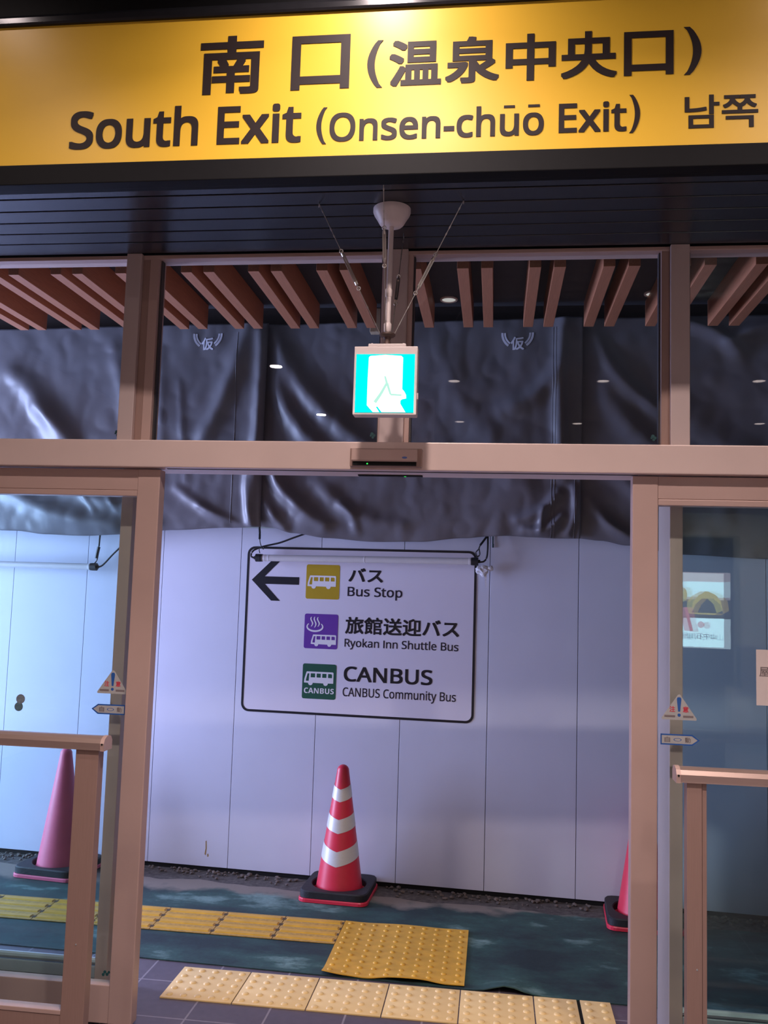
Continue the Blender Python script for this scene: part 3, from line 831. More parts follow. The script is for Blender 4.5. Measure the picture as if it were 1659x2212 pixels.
CN = [('red traffic cone with three silver chevron bands below the bus sign', (-0.822, 5.068, 0.008), -0.045, 'cone_red', True, 'square black rubber weight around the banded cone'),
      ('plain pale red cone behind the left door glass', (-2.475, 5.112, 0.008), -0.10, 'cone_thru_glass', False, 'square black rubber weight around the cone behind the left glass'),
      ('plain red cone half hidden by the right door stile', (0.795, 4.985, 0.008), -0.06, 'cone_red', False, 'square black rubber weight around the cone behind the right door stile')]
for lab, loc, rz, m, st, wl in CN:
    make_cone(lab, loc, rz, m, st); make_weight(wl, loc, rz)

# ------------------------------------------------------------------ floor coverings
# teal mat
bm = bmesh.new(); NX, NY = 150, 30
def mat_z(x, y):
    lift = 0.026*math.exp(-((x - 0.075)/0.07)**2)*max(0, 1 - (y - 3.98)/0.22)**2 if y < 4.2 else 0.0
    wv = 0.004*math.exp(-((x - 0.12 - (y-4.0)*0.1)/0.09)**2)
    return 0.005 + lift + wv + 0.0012*noise.noise(Vector((x*3, y*3, 0)))
V = []
for i in range(NX+1):
    x = -3.6 + 6.4*i/NX; row = []
    yb = 5.05 + 0.05*noise.noise(Vector((x*3.0, 1.7, 0))) + 0.03*noise.noise(Vector((x*9, 4.2, 0))) + SL*(x+0.53)
    yf = 4.018 - 0.030*(x + 1.0) - 0.004*noise.noise(Vector((x*2, 8, 0)))
    for j in range(NY+1):
        y = yf + (yb-yf)*j/NY; row.append(bm.verts.new((x, y, mat_z(x, y))))
    V.append(row)
for i in range(NX):
    for j in range(NY): bm.faces.new((V[i][j], V[i+1][j], V[i+1][j+1], V[i][j+1]))
r = bmesh.ops.extrude_face_region(bm, geom=list(bm.faces))
for g in r['geom']:
    if isinstance(g, bmesh.types.BMVert): g.co.z -= 0.004
rug = obj('floor_mat', bm, 'rug', None, True)
tag(rug, 'worn dark teal rubber mat along the passage between doors and hoarding', 'mat')

def dome(bm, x, y, z, r, h, n=12, m=4):
    rings = []
    for j in range(m+1):
        a = PI/2*j/m; rr = r*math.cos(a)**0.8 if j < m else 0; zz = z + h*math.sin(a)
        if j == m: top = bm.verts.new((x, y, zz))
        else: rings.append([bm.verts.new((x + rr*math.cos(2*PI*k/n), y + rr*math.sin(2*PI*k/n), zz)) for k in range(n)])
    for j in range(m-1):
        for k in range(n): bm.faces.new((rings[j][k], rings[j][(k+1) % n], rings[j+1][(k+1) % n], rings[j+1][k]))
    for k in range(n): bm.faces.new((rings[-1][k], rings[-1][(k+1) % n], top))

# embedded tactile tiles across the threshold
def tac_tile(x0, x1, ncol, label):
    bm = bmesh.new(); box(bm, 0, x1-x0, 0, 0.300, 0.0002, 0.006, 0.001)
    wx = (x1-x0)/ncol
    for i in range(ncol):
        for j in range(5): dome(bm, (i + 0.5)*wx, 0.030 + 0.060*j, 0.0058, 0.0145, 0.006)
    o = obj('tactile_tile', bm, 'tactile', None, True); o.location = (x0, 3.674, 0)
    return tag(o, label, 'tactile tile', 'yellow tactile tiles across the doorway')
TL = ['yellow dotted tactile tile at the left end of the row in the doorway', 'yellow dotted tactile tile second from the left in the doorway row', 'yellow dotted tactile tile third from the left in the doorway row',
      'yellow dotted tactile tile in front of the loose warning sheet', 'yellow dotted tactile tile fifth from the left, right of the loose sheet']
for i in range(5):
    x0 = -1.3195 + 0.3021*i; tac_tile(x0 + 0.002, x0 + 0.2995, 5, TL[i])
tac_tile(0.1935, 0.368, 3, 'narrow cut tactile tile with three dot columns in the doorway row')
tac_tile(0.382, 0.505, 2, 'narrow cut tactile tile at the right end of the doorway row')
bm = mk(box, 0.3685, 0.3815, 3.674, 3.974, 0.0001, 0.002); tag(obj('joint_strip', bm, 'slot'), 'dark joint strip between the two cut tactile tiles', 'strip')

# loose warning sheet
bm = bmesh.new(); NX, NY = 60, 60; X0, X1, Y0, Y1 = -0.715, -0.097, 4.004, 4.650
def sh_z(x, y):
    e = max(0.0, 1 - (y-Y0)/0.12)
    lift = 0.014*e*e*(0.5 + 0.5*math.sin((x + 0.45)*16))
    return 0.013 + lift + 0.003*math.sin(x*15 + y*3)*0.6 + 0.0015*noise.noise(Vector((x*8, y*8, 2)))
V = []
for i in range(NX+1):
    row = []
    for j in range(NY+1):
        x = X0 + (X1-X0)*i/NX; y = Y0 + (Y1-Y0)*j/NY
        if j == 0: y += 0.004*math.sin(x*40) + 0.003*math.sin(x*23)
        row.append(bm.verts.new((x, y, sh_z(x, y))))
    V.append(row)
for i in range(NX):
    for j in range(NY): bm.faces.new((V[i][j], V[i+1][j], V[i+1][j+1], V[i][j+1]))
r = bmesh.ops.extrude_face_region(bm, geom=list(bm.faces))
for g in r['geom']:
    if isinstance(g, bmesh.types.BMVert): g.co.z -= 0.004
for i in range(10):
    for j in range(10):
        x = X0 + (i + 0.5)*(X1-X0)/10; y = Y0 + (j + 0.5)*(Y1-Y0)/10
        dome(bm, x, y, sh_z(x, y) - 0.0005, 0.0125, 0.0065)
ws = obj('warning_sheet', bm, 'tactile_sheet', None, True)
tag(ws, 'loose square yellow tactile sheet with ten rows of dots on the mat', 'tactile sheet')

# guide sheets with four raised bars
def guide(x0, label):
    L = 0.303
    t = thing('guide_sheet', label, 'tactile sheet', (x0, 4.352, 0.0085), 0, 'yellow barred guide sheets on the mat')
    bm = bmesh.new(); box(bm, 0.001, L - 0.001, 0, 0.303, -0.002, 0.0015, 0.0005)
    obj('sheet', bm, 'tactile_worn', t)
    for j in range(4):
        y = 0.038 + 0.0755*j
        bm = bmesh.new()
        prof = [(-0.021, 0.0014), (-0.013, 0.0062), (0.013, 0.0062), (0.021, 0.0014)]
        a, b = 0.012, L - 0.012
        A = [bm.verts.new((a + (0.006 if p[1] > 0.003 else 0), y + p[0], p[1])) for p in prof]
        B = [bm.verts.new((b - (0.006 if p[1] > 0.003 else 0), y + p[0], p[1])) for p in prof]
        bm.faces.new(A); bm.faces.new(B[::-1])
        for i in range(4): bm.faces.new((A[i], A[(i+1) % 4], B[(i+1) % 4], B[i]))
        obj('bar', bm, 'tactile_sheet', t)
    for j in range(4):
        y = 0.038 + 0.0755*j; obj('dirt_gap', mk(box, L - 0.009, L + 0.009, y - 0.013, y + 0.013, 0.0014, 0.0022), 'grime', t)
    return t
GL = ['yellow barred guide sheet joining the square dotted sheet', 'yellow barred guide sheet second from the square dotted sheet', 'yellow barred guide sheet third from the square dotted sheet, beside the left door stile',
      'yellow barred guide sheet behind the left door stile', 'yellow barred guide sheet behind the left guard post', 'yellow barred guide sheet behind the left guard glass', 'yellow barred guide sheet at the far left behind the guard glass']
for k in range(7): guide(-0.717 - 0.3045*(k+1), GL[k])

# gravel along the hoarding
bm = bmesh.new()
for k in range(520):
    x = random.uniform(-3.4, 1.6); yb = wall_y(x)
    y = yb - abs(random.gauss(0, 0.055)) - 0.004; s = random.uniform(0.004, 0.013)
    if (y > yb - 0.004): continue
    near = any(abs(x - c[1][0]) < 0.24 for c in CN)
    if near: continue
    st = bmesh.ops.create_icosphere(bm, subdivisions=1, radius=s)
    for v in st['verts']:
        j = 0.75 + 0.5*random.random(); v.co = Vector((v.co.x*j*1.2 + x, v.co.y*j + y - s*0.2, v.co.z*0.7*j + 0.002 + s*0.45))
gv = obj('gravel', bm, 'gravel'); gv['kind'] = 'stuff'; gv['label'] = 'loose gravel strip along the foot of the hoarding'; gv['category'] = 'gravel'

# ------------------------------------------------------------------ guard rails in front of the leaves
def guard(sign, xe, px0, px1, xfar, label):
    t = thing('guard_rail', label, 'guard rail', (px0, 3.1, 0), 0, 'bronze guard rails beside the doorway')
    O = Vector((-px0, -3.1, 0))
    zt, zb = 1.128, 1.081
    prof = [(3.068, zb), (3.132, zb), (3.132, zt - 0.018), (3.122, zt - 0.004), (3.105, zt), (3.090, zt - 0.001), (3.074, zt - 0.008), (3.066, zt - 0.022), (3.068, zb + 0.004)]
    a, b = sorted((xe - sign*0.0, xfar))
    cap = 0.014
    if sign > 0: ra, rb = xe + cap, xfar
    else: ra, rb = xfar, xe - cap
    bm = bmesh.new(); prism_x(bm, prof, ra, rb); obj('handrail', off(bm, O), 'rail', t)
    ca, cb = (xe, xe + cap) if sign > 0 else (xe - cap, xe)
    c2 = [(3.1 + (p[0]-3.1)*1.06, 1.105 + (p[1]-1.105)*1.08) for p in prof]
    bm = bmesh.new(); prism_x(bm, c2, ca, cb); ec = obj('end_cap', off(bm, O), 'alu', t)
    bm = bmesh.new(); lathe(bm, [(0.0035, -0.0008), (0.0035, 0.0)], 10, (0.5*(ca+cb), 3.0640, 1.103), 'y'); obj('screw', off(bm, O), 'slot', ec)
    bm = bmesh.new(); w1 = px1 - px0
    if sign < 0: box(bm, px0, px1, 3.078, 3.122, 0, 1.0805, 0.002)
    else: box(bm, px0, px1 - 0.015, 3.078, 3.122, 0, 1.0805, 0.002); box(bm, px1 - 0.014, px1, 3.082, 3.118, 0, 1.0805, 0.001)
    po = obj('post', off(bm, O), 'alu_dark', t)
    bm = bmesh.new(); lathe(bm, [(0.003, -0.001), (0.003, 0.0)], 8, (0.5*(px0+px1), 3.078, 0.50 if sign > 0 else 0.42), 'y'); obj('screw', off(bm, O), 'silver', po)
    gx0, gx1 = (px1, xfar) if sign > 0 else (xfar, px0)
    bm = bmesh.new(); box(bm, gx0, gx1, 3.080, 3.120, 0.03, 0.182, 0.002); obj('bottom_rail', off(bm, O), 'alu_dark', t)
    bm = bmesh.new(); box(bm, gx0, gx1, 3.078, 3.122, 0.183, 0.198, 0.002); obj('glazing_bead', off(bm, O), 'alu', t)
    obj('pane', off(mk(box, gx0, gx1, 3.096, 3.104, 0.19, 1.0805), O), 'glass_guard', t)
    return t
guard(-1, -1.348, -1.455, -1.371, -2.6, 'bronze guard rail with glass panel before the left door leaf')
guard(1, 0.594, 0.629, 0.692, 2.2, 'bronze guard rail with glass panel before the right door leaf')

# ------------------------------------------------------------------ hanging exit light
EX, EY = -0.388, 3.030
ex = thing('exit_light', 'glowing cyan and white exit sign box hanging from the black ceiling', 'exit sign', (EX, EY, CZ))
EO = Vector((-EX, -EY, -CZ))
bx0, bx1, bz0, bz1 = -0.4985, -0.2785, 2.270, 2.510
bm = bmesh.new()
box(bm, bx0, bx1, EY - 0.020, EY + 0.035, bz0, bz1, 0.003)
box(bm, -0.451, -0.320, EY - 0.018, EY + 0.033, bz1, bz1 + 0.010, 0.002)
lathe(bm, [(0.004, bz1 + 0.009), (0.004, bz1 + 0.014)], 8, (-0.440, EY - 0.005, 0)); lathe(bm, [(0.004, bz1 + 0.009), (0.004, bz1 + 0.014)], 8, (-0.330, EY - 0.005, 0))
box(bm, bx1 - 0.001, bx1 + 0.004, EY - 0.004, EY + 0.006, 2.328, 2.350, 0.001)
obj('housing', off(bm, EO), 'white_plastic', ex)
px0, px1, pz0, pz1 = bx0 + 0.008, bx1 - 0.009, bz0 + 0.0075, bz1 - 0.0285
fy = EY - 0.020
dp = obj('display_panel', off(mk(box, px0, px1, fy - 0.002, fy, pz0, pz1), EO), 'ex_cyan', ex)
def PU(u, v): return (px0 + (px1-px0)*u, pz1 - (pz1-pz0)*v)
wp = [(0.215, 0.055), (0.24, 0.03), (0.50, 0.012), (0.77, 0.03), (0.80, 0.06), (0.80, 0.60), (0.835, 0.64), (0.868, 0.70), (0.872, 0.76), (0.80, 0.775), (0.775, 0.80), (0.775, 0.85), (0.865, 0.995), (0.46, 0.995), (0.385, 0.90), (0.36, 0.905), (0.42, 0.995), (0.31, 0.995), (0.205, 0.88), (0.205, 0.45)]
bm = bmesh.new(); flat_shape(bm, [[PU(*q) for q in wp]], fy - 0.002, 0.0006); obj('doorway_shape', off(bm, EO), 'ex_white', dp)
bm = bmesh.new()
def stroke(bm, pts, w0, w1, y):
    for k in range(len(pts)-1):
        (a, b), (c, d) = pts[k], pts[k+1]; L = math.hypot(c-a, d-b); nx, nz = -(d-b)/L, (c-a)/L
        wa = w0 + (w1-w0)*k/(len(pts)-1); wb_ = w0 + (w1-w0)*(k+1)/(len(pts)-1)
        prism(bm, [PU(a + nx*wa, b + nz*wa), PU(a - nx*wa, b - nz*wa), PU(c - nx*wb_, d - nz*wb_), PU(c + nx*wb_, d + nz*wb_)], y - 0.0004, y)
stroke(bm, [(0.50, 0.38), (0.535, 0.50), (0.44, 0.68), (0.34, 0.83)], 0.014, 0.028, fy - 0.0026)
stroke(bm, [(0.54, 0.50), (0.58, 0.62), (0.605, 0.695), (0.79, 0.705)], 0.020, 0.013, fy - 0.0026)
obj('running_figure', off(bm, EO), 'ex_line', dp)
bm = bmesh.new(); lathe(bm, [(0.066, CZ - 0.001), (0.066, CZ - 0.014), (0.062, CZ - 0.024), (0.052, CZ - 0.040), (0.043, CZ - 0.056), (0.037, CZ - 0.062), (0.012, CZ - 0.066)], 40, (EX + 0.003, EY, 0))
obj('ceiling_cup', off(bm, EO), 'white_plastic', ex, True)
bm = bmesh.new(); tube(bm, [(EX + 0.002, EY, CZ - 0.06), (EX, EY, 2.56)], 0.0095, 16)
lathe(bm, [(0.0105, 2.690), (0.0125, 2.694), (0.0125, 2.716), (0.0105, 2.72)], 16, (EX, EY, 0)); lathe(bm, [(0.0105, 2.565), (0.0135, 2.569), (0.0135, 2.594), (0.0105, 2.598)], 16, (EX, EY, 0))
obj('stem', off(bm, EO), 'white_plastic', ex, True)
bm = bmesh.new(); lathe(bm, [(0.014, 2.519), (0.010, 2.535), (0.014, 2.546), (0.024, 2.549), (0.028, 2.553), (0.028, 2.558), (0.010, 2.562)], 24, (EX, EY, 0))
obj('collar', off(bm, EO), 'bronze_disc', ex, True)
def guy(a, b, f0=0.36, f1=0.66):
    a, b = Vector(a), Vector(b); d = b-a; dn = d.normalized()
    bm = bmesh.new()
    tube(bm, [a, a + d*f0, a + d*f1, b], 0.0014, 6)
    torus(bm, a + Vector((0, 0, -0.006)), 0.0055, 0.0014, (1, 0.2, 0))
    for s in (0.06, 0.2, 0.25, 0.80, 0.93): q = a + d*s; tube(bm, [q - dn*0.004, q + dn*0.004], 0.0026, 6)
    wv = obj('guy_wire', off(bm, EO), 'wire', ex)
    bm = bmesh.new()
    s = dn.cross(Vector((0, 1, 0.2))).normalized()*0.0042
    p, q = a + d*(f0 + 0.035), a + d*(f1 - 0.045)
    for k in (-1, 1): tube(bm, [p + s*k, q + s*k], 0.0024, 6)
    for c in (p, q): tube(bm, [c - dn*0.006, c + dn*0.006], 0.0055, 8)
    for c in (a + d*(f0 + 0.006), a + d*(f1 - 0.006)): torus(bm, c, 0.0062, 0.0019, (0.1, 1, 0.1), 14, 6)
    tube(bm, [a + d*(f0+0.012), p], 0.002, 6); tube(bm, [q, a + d*(f1-0.012)], 0.002, 6)
    obj('turnbuckle', off(bm, EO), 'wire', wv)
guy((-0.636, 2.975, CZ), (EX - 0.026, EY - 0.004, 2.56)); guy((-0.132, 2.975, CZ), (EX + 0.026, EY - 0.004, 2.56), 0.40, 0.70)
guy((-0.388, 2.805, CZ), (EX - 0.004, EY - 0.026, 2.56), 0.30, 0.56); guy((-0.368, 3.27, CZ), (EX + 0.012, EY + 0.024, 2.56), 0.42, 0.70)

# ------------------------------------------------------------------ door sensor on the beam
sn = thing('door_sensor', 'flat rectangular motion sensor box on the beam under the exit light', 'sensor', (-0.42, 3.36, 2.135))
NO = Vector((0.42, -3.36, -2.135))
sx0, sx1, sz0, sz1 = -0.556, -0.282, 2.137, 2.207
bm = bmesh.new(); box(bm, sx0, sx1, 3.334, 3.3595, sz0, sz1, 0.003); obj('back_plate', off(bm, NO), 'alu_dark', sn)
bm = bmesh.new(); prism_x(bm, [(3.335, sz0 + 0.020), (3.316, sz0 + 0.017), (3.312, sz0 + 0.022), (3.314, sz1 - 0.008), (3.318, sz1 - 0.004), (3.335, sz1 - 0.004)], sx0 + 0.010, sx1 - 0.016)
obj('cover', off(bm, NO), 'alu', sn)
bm = bmesh.new(); box(bm, sx0 + 0.014, sx1 - 0.020, 3.322, 3.336, sz0 + 0.004, sz0 + 0.019); obj('sensor_slot', off(bm, NO), 'slot', sn)
bm = bmesh.new(); lathe(bm, [(0.003, 3.3212), (0.003, 3.3222)], 10, (-0.487, 0, sz0 + 0.009), 'y'); obj('indicator_light', off(bm, NO), 'led', sn)
bm = bmesh.new(); lathe(bm, [(0.010, 3.3116), (0.010, 3.3126)], 20, (0, 0, 0), 'y'); bmesh.ops.scale(bm, verts=bm.verts, vec=(1, 1, 0.42)); bmesh.ops.translate(bm, verts=bm.verts, vec=(-0.345, 0, sz0 + 0.032))
obj('oval_badge', off(bm, NO), 'logo_blue', sn)

# ------------------------------------------------------------------ unlit tube lamps in front of the hoarding
def tube_lamp(xl, zl, xr, zr, label, left_cord, right_cord):
    t = thing('tube_lamp', label, 'lamp', (0, 0, 0), 0, 'unlit tube lamps tied under the tarpaulins')
    d = 0.062
    def W(x, z, dd=d): return Vector((x, wall_y(x) - dd, z))
    a, b = W(xl, zl), W(xr, zr); dv = (b-a); dn = dv.normalized()
    bm = bmesh.new(); tube(bm, [a + dn*0.03, b - dn*0.03], 0.0195, 20); obj('tube', bm, 'tube', t, True)
    bm = bmesh.new(); tube(bm, [a + dn*0.045, a + dn*0.058], 0.0202, 20); tube(bm, [a + dn*0.074, a + dn*0.082], 0.0202, 20); m_ = a + dv*0.5; tube(bm, [m_ - dn*0.003, m_ + dn*0.003], 0.0202, 20); tube(bm, [b - dn*0.055, b - dn*0.045], 0.0202, 20)
    obj('ring', bm, 'iconwhite', t, True)
    for p, s in ((a, 1), (b, -1)):
        bm = bmesh.new(); tube(bm, [p, p + dn*s*0.030], 0.0235, 20); tube(bm, [p + dn*s*0.030, p + dn*s*0.040], 0.0225, 20); tube(bm, [p - dn*s*0.012, p], 0.010, 10)
        obj('end_cap', bm, 'cable', t, True)
    for c in left_cord + right_cord:
        bm = bmesh.new(); tube(bm, smooth_path([W(x, z, dd) for x, z, dd in c[1]]), c[0], 8); obj('cable', bm, 'cable', t, True)
    return t
tube_lamp(-1.420, 1.852, -0.098, 1.861, 'unlit tube lamp hanging across the top of the bus sign',
          [(0.0055, [(-1.428, 1.850, 0.062), (-1.452, 1.862, 0.062), (-1.440, 1.893, 0.06), (-1.405, 1.912, 0.055), (-1.36, 1.926, 0.05), (-1.28, 1.945, 0.05), (-1.20, 1.975, 0.05), (-1.12, 2.004, 0.05)]),
           (0.0065, [(-1.414, 2.045, 0.04), (-1.408, 2.0, 0.045), (-1.401, 1.965, 0.068)]), (0.0030, [(-1.401, 1.965, 0.068), (-1.395, 1.935, 0.066), (-1.385, 1.912, 0.063), (-1.375, 1.905, 0.062), (-1.380, 1.92, 0.062), (-1.402, 1.905, 0.062), (-1.398, 1.88, 0.062)])],
          [(0.0065, [(-0.048, 2.012, 0.04), (-0.07, 1.98, 0.05), (-0.088, 1.955, 0.065)]), (0.0035, [(-0.088, 1.955, 0.065), (-0.098, 1.93, 0.065), (-0.112, 1.912, 0.063), (-0.105, 1.89, 0.062), (-0.09, 1.90, 0.062), (-0.094, 1.935, 0.064)]),
           (0.0050, [(-0.088, 1.858, 0.062), (-0.066, 1.862, 0.062), (-0.05, 1.885, 0.062), (-0.045, 1.94, 0.05), (-0.046, 2.012, 0.04)])])
tube_lamp(-3.78, 1.775, -2.440, 1.772, 'unlit tube lamp behind the left door glass',
          [(0.005, [(-3.79, 1.775, 0.062), (-3.82, 1.80, 0.06), (-3.78, 1.9, 0.06)])],
          [(0.006, [(-2.425, 2.0, 0.07), (-2.428, 1.95, 0.07), (-2.432, 1.90, 0.066)]), (0.011, [(-2.432, 1.895, 0.066), (-2.440, 1.86, 0.064), (-2.446, 1.825, 0.062)]), (0.004, [(-2.432, 1.905, 0.066), (-2.44, 1.82, 0.062), (-2.455, 1.795, 0.062)]),
           (0.0055, [(-2.43, 1.772, 0.062), (-2.40, 1.785, 0.062), (-2.34, 1.85, 0.06), (-2.29, 1.90, 0.06), (-2.2, 2.0, 0.06)])])

# crumpled plastic tied to the lamp's right end, and a teal strap
bm = bmesh.new()
st = bmesh.ops.create_icosphere(bm, subdivisions=3, radius=0.03)
for v in bm.verts:
    n = noise.fractal(v.co*55, 0.8, 2.0, 3); v.co = Vector((v.co.x*1.15*(1 + 0.5*n), v.co.y*0.35*(1 + 0.4*n), v.co.z*0.85*(1 + 0.7*n)))
b2 = bmesh.ops.create_icosphere(bm, subdivisions=2, radius=0.02)
for v in b2['verts']: v.co = Vector((v.co.x*0.9 + 0.042, v.co.y*0.4, v.co.z*0.8 + 0.012)) + Vector((0, 0, 0.008*noise.noise(v.co*90)))
prism(bm, [(0.008, -0.02), (0.022, -0.02), (0.019, -0.10), (0.016, -0.10)], -0.001, 0.001)
o = obj('plastic_wrap', bm, 'plastic'); o.location = (-0.070, wall_y(-0.07) - 0.035, 1.812)
tag(o, 'crumpled clear plastic wrap at the right end of the tube lamp', 'plastic wrap')
bm = bmesh.new(); box(bm, -0.020, -0.013, -0.006, -0.003, 1.945, 2.03); prism(bm, [(-0.020, 1.975), (-0.011, 1.965), (-0.011, 1.945), (-0.018, 1.945)], -0.009, -0.006)
o = obj('strap', bm, 'teal_strap'); o.location = (0, wall_y(-0.016), 0)
tag(o, 'short dark teal strap hanging below the tarpaulin beside the plastic wrap', 'strap')

# ------------------------------------------------------------------ stickers on the door glass
SY = 3.4236
def tri_sticker(xc, label, gx=0.0):
    z0, z1 = 1.236, 1.328
    t = thing('caution_sticker', label, 'sticker', (xc, SY, z0), 0, 'triangular caution stickers on the door glass')
    bm = bmesh.new(); prism(bm, [(-0.062, 0.006), (-0.060, 0), (0.060, 0), (0.062, 0.006), (0.006, 0.088), (0, 0.092), (-0.006, 0.088)], -0.0005, 0); obj('backing', bm, 'sticker', t)
    bm = bmesh.new(); prism(bm, [(-0.0065, 0.080), (-0.008, 0.074), (-0.0035, 0.030), (0.0035, 0.030), (0.008, 0.074), (0.0065, 0.080), (0, 0.082)], -0.0010, -0.0005)
    lathe(bm, [(0.0058, -0.0010), (0.0058, -0.0005)], 14, (0, 0, 0.0175), 'y'); obj('exclamation_mark', bm, 'blue', t)
    bm = bmesh.new(); letters(bm, '注', -0.034, -0.014, 0.028, 0.049, -0.0005, 0.02, 0.0004); letters(bm, '意', 0.013, 0.033, 0.028, 0.049, -0.0005, 0.02, 0.0004); obj('red_lettering', bm, 'red', t)
    bm = bmesh.new()
    for a, b in ((-0.052, -0.014), (0.014, 0.050)): box(bm, a, b, -0.0009, -0.0005, 0.009, 0.0165)
    obj('blue_strip', bm, 'taupe', t)
def arrow_sticker(xc, sgn, label):
    z0 = 1.1555 if sgn < 0 else 1.146
    t = thing('arrow_sticker', label, 'sticker', (xc, SY, z0), 0, 'blue edged arrow stickers on the door glass')
    o_ = [(-0.060*sgn, 0), (0.052*sgn, 0), (0.078*sgn, 0.0195), (0.052*sgn, 0.039), (-0.060*sgn, 0.039)]
    i_ = [(-0.0555*sgn, 0.0050), (0.050*sgn, 0.0050), (0.0705*sgn, 0.0195), (0.050*sgn, 0.034), (-0.0555*sgn, 0.034)]
    bm = bmesh.new(); prism(bm, i_, -0.0005, 0); obj('backing', bm, 'sticker', t)
    bm = bmesh.new(); flat_shape(bm, [o_, i_], 0, 0.0007); obj('border', bm, 'blue', t)
    bm = bmesh.new(); letters(bm, '自', -0.046, -0.026, 0.010, 0.029, -0.0005, 0.012, 0.0004); letters(bm, '動', 0.026, 0.046, 0.010, 0.029, -0.0005, 0.012, 0.0004); obj('lettering', bm, 'taupe', t)
    bm = bmesh.new(); torus(bm, (0, 0, 0), 0.0125, 0.0016, (0, 1, 0), 24, 5); bmesh.ops.scale(bm, verts=bm.verts, vec=(1, 0.2, 0.42)); bmesh.ops.translate(bm, verts=bm.verts, vec=(0, -0.0006, 0.0195)); obj('oval_mark', bm, 'blue', t)
tri_sticker(-1.484, 'triangular caution sticker with blue exclamation mark on the left door leaf'); tri_sticker(0.6725, 'triangular caution sticker with blue exclamation mark on the right door leaf')
arrow_sticker(-1.487, -1, 'blue edged arrow sticker pointing left on the left door leaf'); arrow_sticker(0.667, 1, 'blue edged arrow sticker pointing right on the right door leaf')
for xc, zc, y, lab in ((-1.863, 1.199, SY, 'upper of two overlapping round grey stickers on the left glass'), (-1.941, 1.150, 3.5555, 'lower of two overlapping round grey stickers on the left glass')):
    t = thing('round_sticker', lab, 'sticker', (xc, y, zc), 0, 'round grey stickers on the left glass')
    bm = bmesh.new(); lathe(bm, [(0.0185, -0.0006), (0.0185, 0)], 28, (0, 0, 0), 'y'); obj('disc', bm, 'grey_sticker', t)
    bm = bmesh.new(); torus(bm, (0, -0.0006, 0), 0.0172, 0.0014, (0, 1, 0), 28, 5); bmesh.ops.scale(bm, verts=bm.verts, vec=(1, 0.3, 1)); obj('rim', bm, 'taupe', t)
nt_ = thing('paper_notice', 'white paper notice on the right door glass at the photo edge', 'notice', (0.942, SY, 1.301))
bm = bmesh.new(); box(bm, 0, 0.30, -0.0006, 0, 0, 0.199); obj('paper', bm, 'paper', nt_)
bm = bmesh.new(); letters(bm, '屋', 0.011, 0.043, 0.103, 0.137, -0.0006, 0.012, 0.0004); obj('lettering', bm, 'taupe', nt_)

# ------------------------------------------------------------------ hall things mirrored in the glass: signage screen and downlights
kx0, kx1, ky = 1.855, 2.40, -2.50
ks = thing('signage_screen', 'tall dark signage stand with lit poster screen mirrored in the right glass', 'screen', (2.105, ky, 0))
KO = Vector((-2.105, -ky, 0))
def back(bm):   # faces the doors (+y)
    bmesh.ops.scale(bm, verts=bm.verts, vec=(-1, -1, 1)); return bm
obj('cabinet', off(mk(box, kx0 - 0.03, kx1 + 0.03, ky - 0.12, ky, 0.84, 2.35, 0.004), KO), 'plaster_dark', ks)
obj('foot', off(mk(box, kx0 + 0.05, kx1 - 0.05, ky - 0.12, ky - 0.04, 0.0, 0.84), KO), 'plaster_dark', ks)
SS = 6.5
MT['p_white'] = emis('poster_white', (0.70, 0.88, 1.0), SS*1.25); MT['p_pink'] = emis('poster_pink', (0.75, 0.62, 0.68), SS*0.85); MT['p_gold'] = emis('poster_gold', (0.72, 0.52, 0.16), SS*0.75)
MT['p_dark'] = emis('poster_dark', (0.16, 0.14, 0.13), SS*0.5); MT['p_red'] = emis('poster_red', (0.75, 0.22, 0.25), SS*0.8); MT['p_ink'] = emis('poster_ink', (0.15, 0.2, 0.28), SS*0.6)
pw, ph = 0.455, 0.755; zb_ = 1.222
scn = obj('screen_image', off(back(mk(box, -pw/2, pw/2, -0.004, 0.0, zb_, zb_ + ph)), (0, 0, 0)), 'p_pink', ks)
def pp(u, v): return (pw*(u - 0.5), zb_ + ph*(1 - v))       # u to the right as read from the front, v down
def paint(name, polys, m, d):
    bm = bmesh.new()
    for p in polys: flat_shape(bm, [[pp(*q) for q in p]], -0.004 - d, 0.0008)
    obj(name, back(bm), m, scn)
def ell(cu, cv, a, b, n=24): return [(cu + a*math.cos(2*PI*k/n), cv + b*math.sin(2*PI*k/n)) for k in range(n)]
paint('pale_sky', [[(0.0, 0.12), (0.95, 0.12), (0.95, 0.33), (0, 0.33)]], 'p_white', 0.0002)
paint('dark_table', [[(0, 0.36), (1, 0.36), (1, 0.61), (0, 0.61)]], 'p_dark', 0.0004)
paint('bun', [[(0.03, 0.50), (0.06, 0.38), (0.18, 0.29), (0.36, 0.245), (0.52, 0.25), (0.68, 0.31), (0.80, 0.40), (0.82, 0.54), (0.70, 0.56), (0.2, 0.56)], ell(0.90, 0.30, 0.10, 0.10)], 'p_gold', 0.0006)
paint('filling', [[(0.16, 0.54), (0.22, 0.42), (0.36, 0.345), (0.48, 0.345), (0.62, 0.43), (0.70, 0.54)]], 'p_dark', 0.0016)
paint('white_panel', [[(0, 0.61), (1, 0.61), (1, 1), (0, 1)]], 'p_white', 0.0018)
paint('red_tag', [[(0.80, 0.47), (0.98, 0.47), (0.86, 0.79), (0.67, 0.79)]], 'p_red', 0.0030)
paint('crest', [ell(0.50, 0.70, 0.075, 0.045)], 'p_red', 0.0030)
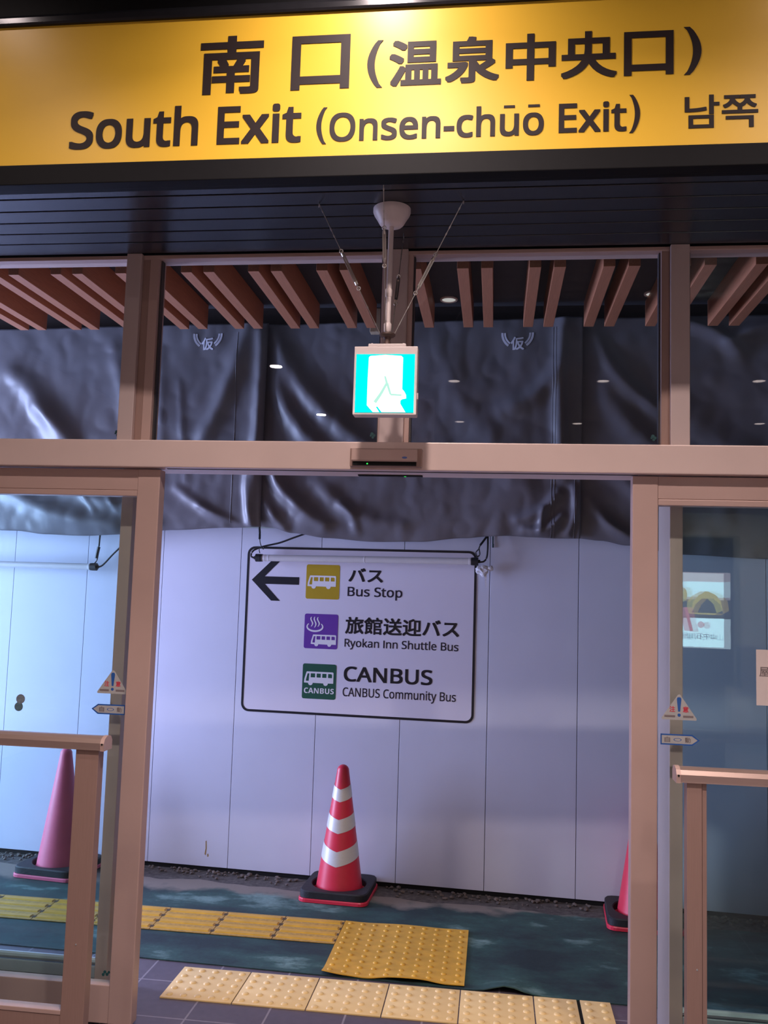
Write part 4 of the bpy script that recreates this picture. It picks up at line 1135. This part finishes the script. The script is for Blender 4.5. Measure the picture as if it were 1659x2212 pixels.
bm = bmesh.new(); letters(bm, '山中石川屋', *[pp(0.16, 0)[0], pp(0.92, 0)[0]], zb_ + ph*0.105, zb_ + ph*0.19, -0.0070, 0.008, 0.0008); obj('lettering', back(bm), 'p_ink', scn)

DL = None
rows = [(-0.43, 2.25, 'front row downlight above the yellow sign centre', 0.85, 150), (-1.95, 2.25, 'front row downlight above the yellow sign left part', 0.11, 150), (1.09, 2.25, 'front row downlight above the yellow sign right part', 0.11, 150),
        (-0.36, 1.45, 'second row downlight before the exit light', 2.5, 140), (-2.0, 1.45, 'second row downlight toward the left wall', 0.5, 140), (1.3, 1.45, 'second row downlight toward the right wall', 1.1, 140),
        (-0.43, 0.0, 'downlight right above the photographer', 0.75, 125), (1.12, 0.0, 'downlight above and right of the photographer', 0.7, 125), (-2.215, -1.70, 'bright downlight mirrored in the middle transom, upper one', 0.7, 180),
        (-2.221, -4.10, 'bright downlight mirrored in the middle transom, lower one', 0.7, 180), (-0.464, -2.313, 'downlight behind the photographer near the signage screen', 1.0, 100), (1.056, -2.307, 'downlight above the signage screen', 1.0, 100),
        (2.58, -2.30, 'downlight near the right wall of the hall', 2.2, 100), (-0.49, -4.50, 'rear downlight in the middle of the hall', 3.0, 110), (0.998, -4.57, 'rear downlight toward the right of the hall', 3.0, 110), (3.2, -4.5, 'rear downlight in the right corner of the hall', 3.0, 120)]
MT['lens'] = emis('downlight_lens', DOWN_COLOR, 6.0)
for (x, y, lab, k, spr) in rows:
    t = thing('downlight', 'recessed round ' + lab, 'lamp', (x, y, 3.9), 0, 'recessed round downlights of the hall ceiling')
    bm = bmesh.new(); torus(bm, (0, 0, -0.002), 0.066, 0.007, (0, 0, 1), 28, 8); obj('trim_ring', bm, 'white_plastic', t, True)
    bm = bmesh.new(); lathe(bm, [(0.060, -0.003), (0.060, 0.0)], 28); obj('lens', bm, 'lens', t)
    L = bpy.data.lights.new('downlight_lamp', 'AREA'); L.shape = 'DISK'; L.size = 0.115; L.energy = DOWN_POWER*k; L.color = DOWN_COLOR; L.spread = math.radians(spr)
    lo = bpy.data.objects.new('downlight_lamp', L); COL.objects.link(lo); lo.parent = t; lo.location = (0, 0, -0.006)
